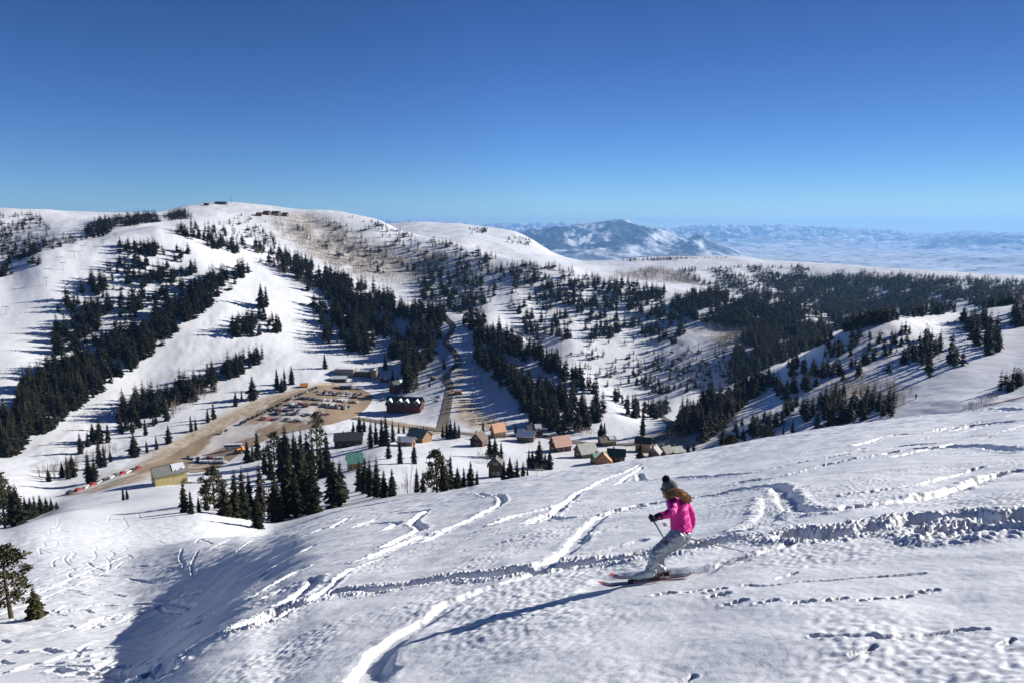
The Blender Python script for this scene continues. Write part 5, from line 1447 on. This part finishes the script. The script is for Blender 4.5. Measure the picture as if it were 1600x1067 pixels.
M_BLACK = mat('black_leather', (0.018, 0.018, 0.02), 0.5, 0.4, bump=(40, 0.3, 0.01))
M_BOOT = mat('boot_shell', (0.52, 0.54, 0.57), 0.3, 0.5, noise=(12, (0.36, 0.39, 0.43)))
M_SKITOP = mat('ski_topsheet', (0.035, 0.03, 0.035), 0.3, 0.5, noise=(6, (0.09, 0.05, 0.055)))
M_SKIRED = mat('ski_red', (0.40, 0.035, 0.028), 0.35, 0.5)
M_CARBON = mat('pole_shaft', (0.035, 0.035, 0.04), 0.3, 0.6)
M_DARKEYE = mat('eye', (0.02, 0.015, 0.012), 0.2, 0.6)

# joints
HD = P(1046.5, 763.5, .02); NECK = P(1055, 780, .03)
SH_L, SH_R = P(1050, 785, -.12), P(1070, 786, .15)
EL_L, WR_L, HA_L = P(1049.5, 799, -.30), P(1027, 807, -.36), P(1019.5, 810, -.38)
EL_R, WR_R, HA_R = P(1080.5, 811, .24), P(1074, 831, .28), P(1069, 839, .30)
PEL = P(1063, 831, .03)
HIP_L, HIP_R = P(1058.5, 836, -.06), P(1066, 834, .12)
KN_L, KN_R = P(1025.5, 864, -.11), P(1033, 865, .13)
AN_L, AN_R = P(1016, 894, -.12), P(1030.5, 892, .15)

bm = bmesh.new()
ball(bm, HD, .088, (1.08, .88, 1.08)); ball(bm, P(1042, 771, .01), .055, (1.05, .9, 1)); ball(bm, P(1037.8, 775, .005), .022)
chain(bm, [P(1050, 771, .02), NECK, P(1058, 795, .03), P(1061, 815, .03), PEL], [.052, .06, .115, .105, .12])
chain(bm, [NECK, SH_L, EL_L, WR_L], [.05, .055, .042, .03]); chain(bm, [NECK, SH_R, EL_R, WR_R], [.05, .055, .042, .03])
chain(bm, [WR_L, HA_L], [.03, .03]); chain(bm, [WR_R, HA_R], [.03, .03])
chain(bm, [PEL, HIP_L, KN_L, AN_L], [.1, .085, .06, .045]); chain(bm, [PEL, HIP_R, KN_R, AN_R], [.1, .085, .06, .045])
chain(bm, [P(1038.5, 766, .0), P(1034.8, 769.6, 0), P(1037, 771, 0)], [.010, .013, .010], 8)            # nose
ball(bm, P(1046.5, 768, -.085), .022, (1, .4, 1.3)); ball(bm, P(1036.8, 773, .003), .012, (.8, 1.4, .6))
person = skin('person', bm, M_SKIN, voxel=0.009, smooth=3)
person.location = BASE
tag(person, 'skier in a pink jacket and bobble hat turning downhill on the near slope', 'person')
for dy in (-.034, .034):
    bm = bmesh.new(); ball(bm, P(1037.2, 766.6, .0 + dy), .011, (.6, 1, .8)); skin('eye', bm, M_DARKEYE, person, voxel=0)

# jacket
acr = (SH_R - SH_L).normalized()                                       # across the shoulders
fw = acr.cross(Vector((0, 0, 1))).normalized()
bm = bmesh.new()
body = [P(1065, 828, .03), P(1063.5, 818, .03), P(1062, 806, .03), P(1060, 795, .03), P(1058.5, 786, .03), P(1057, 780, .03)]
chain(bm, body, [.184, .176, .163, .162, .150, .085], 22, flat=(fw, .74))
chain(bm, [P(1056, 785, .0), SH_L, EL_L, WR_L], [.075, .078, .066, .047]); chain(bm, [P(1062, 785, .06), SH_R, EL_R, WR_R], [.075, .078, .064, .046])
chain(bm, [P(1055.5, 782, .02), P(1052, 776, .02)], [.09, .088])
jk = skin('jacket', bm, M_PINK, person, 0.010, 5, wrinkle=(0.06, 0.022))
tag(jk, 'bright pink quilted jacket')
# back seam and side seam in darker thread, a pale shoulder patch, lift ticket
M_SEAM = mat('seam', (0.10, 0.03, 0.09), 0.7)
def surf(u, v, push=-.155):
    return P(u, v, push)
M_TICKET = mat('ticket_card', (0.70, 0.45, 0.42), 0.6)
tk = MB().poly([tuple(P(1034.5, 816.5, -.16)), tuple(P(1039.5, 815.5, -.14)), tuple(P(1042.5, 820.5, -.13)), tuple(P(1037.5, 822.5, -.15)), tuple(P(1034.5, 816.5, -.155)), tuple(P(1039.5, 815.5, -.135)), tuple(P(1042.5, 820.5, -.125)), tuple(P(1037.5, 822.5, -.145))], [(0, 1, 2, 3), (7, 6, 5, 4), (0, 4, 5, 1), (1, 5, 6, 2), (2, 6, 7, 3), (3, 7, 4, 0)])
tk.tube(P(1041.5, 821, -.13), P(1048, 824.5, -.09), .003)
tk.build('lift_ticket', M_TICKET, jk)

# trousers
bm = bmesh.new()
chain(bm, [P(1064.5, 824, .03), P(1065, 833, .03), P(1061, 841, .03)], [.12, .150, .125], 20, flat=(fw, .92))
chain(bm, [P(1060, 835, -.05), P(1044, 848.5, -.08), KN_L, P(1020.5, 880, -.12), P(1016.5, 894, -.12)], [.122, .100, .080, .075, .079], 18)
chain(bm, [P(1066, 834, .10), P(1051, 850, .12), KN_R, P(1032, 880, .15), P(1030, 892, .15)], [.122, .094, .075, .070, .074], 18)
tr = skin('trousers', bm, M_SILVER, person, 0.010, 5, wrinkle=(0.05, 0.030))

# hat with pompom
bm = bmesh.new()
ball(bm, P(1046.5, 760, .02), .106, (1.08, .95, 1.0)); 
geo = bmesh.ops.bisect_plane(bm, geom=bm.verts[:] + bm.edges[:] + bm.faces[:], plane_co=P(1046, 766.5, .02), plane_no=Vector((-.16, 0, -1)).normalized(), clear_outer=True)
ed = [e for e in bm.edges if e.is_boundary]
bmesh.ops.edgeloop_fill(bm, edges=ed)
hat = skin('hat', bm, M_KNIT, person, 0.008, 2)
bm = bmesh.new()
for k in range(22):                                                     # turned-up cuff
    pass
ax = Vector((-.16, 0, -1)).normalized(); e1 = ax.cross(Vector((0, 1, 0))).normalized(); e2 = ax.cross(e1); cc = P(1046.2, 766, .02)
loop = [cc + e1 * .112 * math.cos(t) + e2 * .099 * math.sin(t) for t in np.linspace(0, 2 * PI, 25)]
chain(bm, loop, [.017] * 25, 8)
skin('cuff', bm, M_KNIT, hat, 0)


def fuzz(name, centres, r, L, n, m, parent, w=.0035):
    C, A, B = [], [], []
    for i in range(n):
        c, rr = centres[i % len(centres)]
        d = Vector(rng.normal(size=3)).normalized(); q = c + d * rr * random.uniform(.75, 1.0)
        t = (d + Vector(rng.normal(size=3)) * .45).normalized(); s_ = t.cross(Vector(rng.normal(size=3))).normalized(); l = L * random.uniform(.5, 1.2)
        C.append(q + t * l * .5); A.append(t * l * .5); B.append(s_ * w)
    v, f = quads_from(np.array(C), np.array(A), np.array(B))
    o = arr_obj(name, v, f, m, smooth=False, parent=parent)
    return o


bm = bmesh.new(); ball(bm, P(1040.6, 748, .01), .045); pom = skin('pompom', bm, M_POM, hat, 0)
fuzz('wool', [(P(1040.6, 748, .01), .043)], .04, .022, 700, M_POM, pom)
# fur trim of the hood lying round the neck and over the back
FP = [(1044.5, 774.5, -.10), (1049, 770.5, -.16), (1055, 768.5, -.18), (1063, 770, -.16), (1070, 774, -.10), (1075, 779.5, -.02), (1073, 778, .12), (1064, 771, .20), (1054, 769, .18), (1047, 772, .12)]
fp = [P(*q) for q in FP]
bm = bmesh.new(); chain(bm, fp, [.029, .036, .041, .043, .042, .039, .037, .034, .031, .026], 12)
col_ = skin('fur_collar', bm, M_FUR, person, 0.012, 2)
dense = []
for a_, b_ in zip(fp, fp[1:]):
    for k in range(5):
        dense.append((a_.lerp(b_, k / 5), .040))
fuzz('fur', dense, .045, .030, 5200, M_FUR, col_, .0032)
# grey lining of the hood seen behind the hat
bm = bmesh.new(); chain(bm, [P(1056, 765.5, .03), P(1061, 767.5, .03), P(1066, 770, .02)], [.032, .036, .03], 12); skin('hood_lining', bm, M_KNIT, jk, 0)


def glove(wrist, hand, pole_dir, side):
    f = (hand - wrist).normalized(); a = pole_dir.normalized()
    c = f.cross(a).normalized()                                        # towards the back of the hand
    f = a.cross(c).normalized() if a.cross(c).dot(f) > 0 else -a.cross(c).normalized()
    bm = bmesh.new()
    chain(bm, [wrist - f * .05, wrist, hand - f * .035], [.050, .047, .036], 12)       # cuff
    chain(bm, [hand - f * .045 + a * .005, hand - f * .008 + a * .002], [.040, .042], 12)          # palm
    for i, (o, L, r) in enumerate(((-.034, 3.6, .0125), (-.011, 4.0, .0135), (.013, 3.8, .013), (.036, 3.2, .0115))):
        cen = hand + a * o; pts = []
        for k in range(6):                                             # each finger closes round the grip
            t = -0.5 + L * k / 5
            pts.append(cen + f * (.030 * math.cos(t)) + c * (side * .030 * math.sin(t)))
        chain(bm, pts, [r, r * 1.05, r, r * .95, r * .9, r * .75], 8)
    chain(bm, [hand - f * .045 - a * .03, hand - f * .022 - c * side * .030 - a * .040, hand + f * .012 - c * side * .034 - a * .034, hand + f * .030 - c * side * .020 - a * .026], [.016, .0155, .014, .011], 8)
    return skin('glove', bm, M_BLACK, person, 0.0045, 2)


TIP_L = P(1043.5, 851, -1.02); TIP_R = P(1174, 864, .62)
glove(WR_L, HA_L, TIP_L - HA_L, 1); glove(WR_R, HA_R, TIP_R - HA_R, -1)


def boot(an, foot, toe, nm, dark):
    up = Vector((0, 0, 1)); d = (toe - foot); d.z = 0; dn = (toe - foot).normalized()
    bm = bmesh.new()
    chain(bm, [an + Vector((0, 0, .03)), an - Vector((0, 0, .03)), foot + up * .085 - dn * .035], [.070, .070, .062], 14)
    chain(bm, [foot - dn * .085 + up * .055, foot + up * .06, foot + dn * .10 + up * .05, foot + dn * .165 + up * .042], [.050, .056, .050, .036], 14)
    b = skin('boot', bm, M_BOOT, person, 0.009, 3)
    sl = MB()
    s_ = dn.cross(up).normalized()
    q = [foot - dn * .14, foot + dn * .20]
    pts = [tuple(q[0] + s_ * .04 + up * .004), tuple(q[1] + s_ * .035 + up * .004), tuple(q[1] - s_ * .035 + up * .004), tuple(q[0] - s_ * .04 + up * .004)]
    pts += [(x, y, z + .026) for x, y, z in pts]
    sl.poly(pts, [(3, 2, 1, 0), (4, 5, 6, 7), (0, 1, 5, 4), (1, 2, 6, 5), (2, 3, 7, 6), (3, 0, 4, 7)])
    sl.build('sole', M_BLACK, b)
    bk = MB()
    for k in range(3):
        c = foot.lerp(an, .35 + .28 * k) + s_ * -.0 + dn * (.02 - .01 * k)
        bk.tube(c - s_ * .066 + dn * .02, c + s_ * .066 + dn * .02, .011, n=6)
    bk.build('buckle', M_BLACK if dark else M_STEEL, b)
    return b


tipL = Vector(pick([936.7], [920])[0][:3]) - BASE; tailL = Vector(pick([1079], [901])[0][:3]) - BASE
tipR = Vector(pick([955.4], [906.8])[0][:3]) - BASE; tailR = Vector(pick([1066], [900.2])[0][:3]) - BASE
tailR = tailR + (tailR - tipR).normalized() * .18
LIFT = Vector((0, 0, .03))
fl = tailL.lerp(tipL, .49) + LIFT; frr = tailR.lerp(tipR, .44) + LIFT
boot(AN_L, fl + Vector((0, 0, .035)), fl + (tipL - tailL).normalized() * .2 + Vector((0, 0, .035)), 'l', False)
boot(AN_R, frr + Vector((0, 0, .035)), frr + (tipR - tailR).normalized() * .2 + Vector((0, 0, .035)), 'r', True)


def ski(tip, tail, foot, label, roll):
    tip, tail, foot = tip + BASE + LIFT, tail + BASE + LIFT, foot + BASE
    d = (tip - tail); L = d.length; d.normalize(); s_ = d.cross(Vector((0, 0, 1))).normalized(); up = s_.cross(d)
    up2 = up * math.cos(roll) + s_ * math.sin(roll); s2 = s_ * math.cos(roll) - up * math.sin(roll)
    b = MB(); n = 26; rows = []
    for i in range(n + 1):
        t = i / n; w = .036 + .022 * (abs(t - .45) / .5) ** 1.6
        if t > .93: w *= max(.12, math.sqrt(max(0, 1 - ((t - .93) / .07) ** 2)))
        if t < .03: w *= .6 + t * 13
        lift = .075 * max(0, (t - .84) / .16) ** 1.8 + .014 * max(0, (.06 - t) / .06)
        c = tail + d * L * t + up2 * lift
        rows.append([c + s2 * w, c - s2 * w, c - s2 * w + up2 * .011, c + s2 * w + up2 * .011])
    v = [tuple(p - foot) for r in rows for p in r]; f, mi = [], []
    for i in range(n):
        for k in range(4):
            f.append((i * 4 + k, (i + 1) * 4 + k, (i + 1) * 4 + (k + 1) % 4, i * 4 + (k + 1) % 4)); mi.append(1 if (k in (1, 3) or i > n - 2) else 0)
    f += [(3, 2, 1, 0), (n * 4, n * 4 + 1, n * 4 + 2, n * 4 + 3)]; mi += [1, 1]
    b.v, b.f, b.m = v, f, mi
    o = b.build('ski', [M_SKITOP, M_SKIRED]); o.location = foot; tag(o, label, 'ski', 'pair of skis')
    bd = MB()
    for t0, t1, h in ((-.20, -.12, .055), (.17, .24, .045)):
        q = [d * t0 + s2 * .032, d * t1 + s2 * .032, d * t1 - s2 * .032, d * t0 - s2 * .032]
        pts = [tuple(p + up2 * .012) for p in q] + [tuple(p * 1.0 + up2 * h) for p in q]
        bd.poly(pts, [(3, 2, 1, 0), (4, 5, 6, 7), (0, 1, 5, 4), (1, 2, 6, 5), (2, 3, 7, 6), (3, 0, 4, 7)])
    bd.build('binding', M_BLACK, o)


ski(tipL, tailL, fl, 'dark ski with red edges nearer the camera, under the left boot', 0.12)
ski(tipR, tailR, frr, 'dark ski with red edges behind the other, under the right boot', 0.12)


def pole(hand, tip, label, basket):
    hand, tip = hand + BASE, tip + BASE; d = (tip - hand).normalized()
    o = empty('ski_pole', hand); tag(o, label, 'ski pole', 'pair of ski poles')
    MB().tube(d * .06, tip - hand, .0105, .0075, 8).build('shaft', M_CARBON, o)
    MB().tube(-d * .085, d * .075, .017, .014, 10).tube(-d * .10, -d * .085, .021, .021, 10).build('grip', M_BLACK, o)
    q = tip - hand - d * .07
    MB().tube(q - d * .004, q + d * .008, .026, .030, 14).tube(q - d * .03, q, .012, .016, 8).build('basket', M_BLACK, o)
    s_ = d.cross(Vector((0, 0, 1))).normalized(); sb = MB(); lp = [-d * .09 + (s_ * .045 * math.sin(t) + d * .07 * (1 - math.cos(t))) for t in np.linspace(0, 2 * PI, 11)]
    for p0, p1 in zip(lp, lp[1:]):
        sb.tube(p0, p1, .005, n=6)
    sb.build('strap', M_BLACK, o)


pole(HA_L, TIP_L, 'black ski pole held forward in the left hand, basket before the knee', True)
pole(HA_R, TIP_R, 'black ski pole trailing behind from the right hand', True)

M_SPRAY = bpy.data.materials.new('spray_snow'); M_SPRAY.use_nodes = True; nt = M_SPRAY.node_tree
df = nt.nodes.new('ShaderNodeBsdfDiffuse'); tl = nt.nodes.new('ShaderNodeBsdfTranslucent'); ad = nt.nodes.new('ShaderNodeAddShader')
df.inputs['Color'].default_value = (0.64, 0.67, 0.70, 1); tl.inputs['Color'].default_value = (0.64, 0.67, 0.70, 1)
nt.links.new(df.outputs[0], ad.inputs[0]); nt.links.new(tl.outputs[0], ad.inputs[1]); nt.links.new(ad.outputs[0], nt.nodes['Material Output'].inputs['Surface'])
# spray of loose snow thrown up behind the skis: uncountable crystals
n = 9000
t = rng.beta(1.2, 1.5, n); cen = np.array([Vector(pick([1072 + 112 * k], [903 - 42 * k])[0][:3]) for k in np.linspace(0, 1, 30)])
c = cen[(t * 29).astype(int)] + rng.normal(0, 1, (n, 3)) * np.array((.10, .16, 0)) * (0.4 + t[:, None])
c[:, 2] += np.abs(rng.normal(0, 1, n)) * (.03 + .13 * np.sin(np.clip(t, 0, 1) * PI) + .05 * t)
sz = rng.uniform(.0009, .0025, (n, 1))
d1 = rng.normal(size=(n, 3)); d1 /= np.linalg.norm(d1, axis=1)[:, None]; d2 = np.cross(d1, rng.normal(size=(n, 3))); d2 /= np.linalg.norm(d2, axis=1)[:, None]
v, f = quads_from(c, d1 * sz, d2 * sz)
tag(arr_obj('snow_spray', v, f, M_SPRAY, smooth=False), 'fine spray of loose snow behind the skis', 'snow spray', kind='stuff')

# another skier far off on the right-hand run
g, h2 = px_height(1431, 623, 9)
bm = bmesh.new(); BASE2 = Vector(g[:3]); k = h2 / 1.6
ball(bm, Vector((0, 0, 1.45)) * k, .12 * k); chain(bm, [Vector((0, 0, 1.33)) * k, Vector((.02, 0, 1.1)) * k, Vector((.12, 0, .8)) * k], [.08 * k, .2 * k, .17 * k])
for s_ in (-1, 1):
    chain(bm, [Vector((.12, .09 * s_, .8)) * k, Vector((-.08, .12 * s_, .45)) * k, Vector((.03, .12 * s_, .04)) * k], [.12 * k, .09 * k, .08 * k])
    chain(bm, [Vector((.02, .18 * s_, 1.25)) * k, Vector((-.05, .32 * s_, 1.0)) * k, Vector((-.3, .34 * s_, .95)) * k], [.08 * k, .07 * k, .05 * k])
sk2 = skin('person', bm, mat('dark_ski_suit', (0.05, 0.05, 0.07), 0.7), voxel=0.03, smooth=2); sk2.location = BASE2
tag(sk2, 'tiny distant skier in dark clothes on the right hand run', 'person')
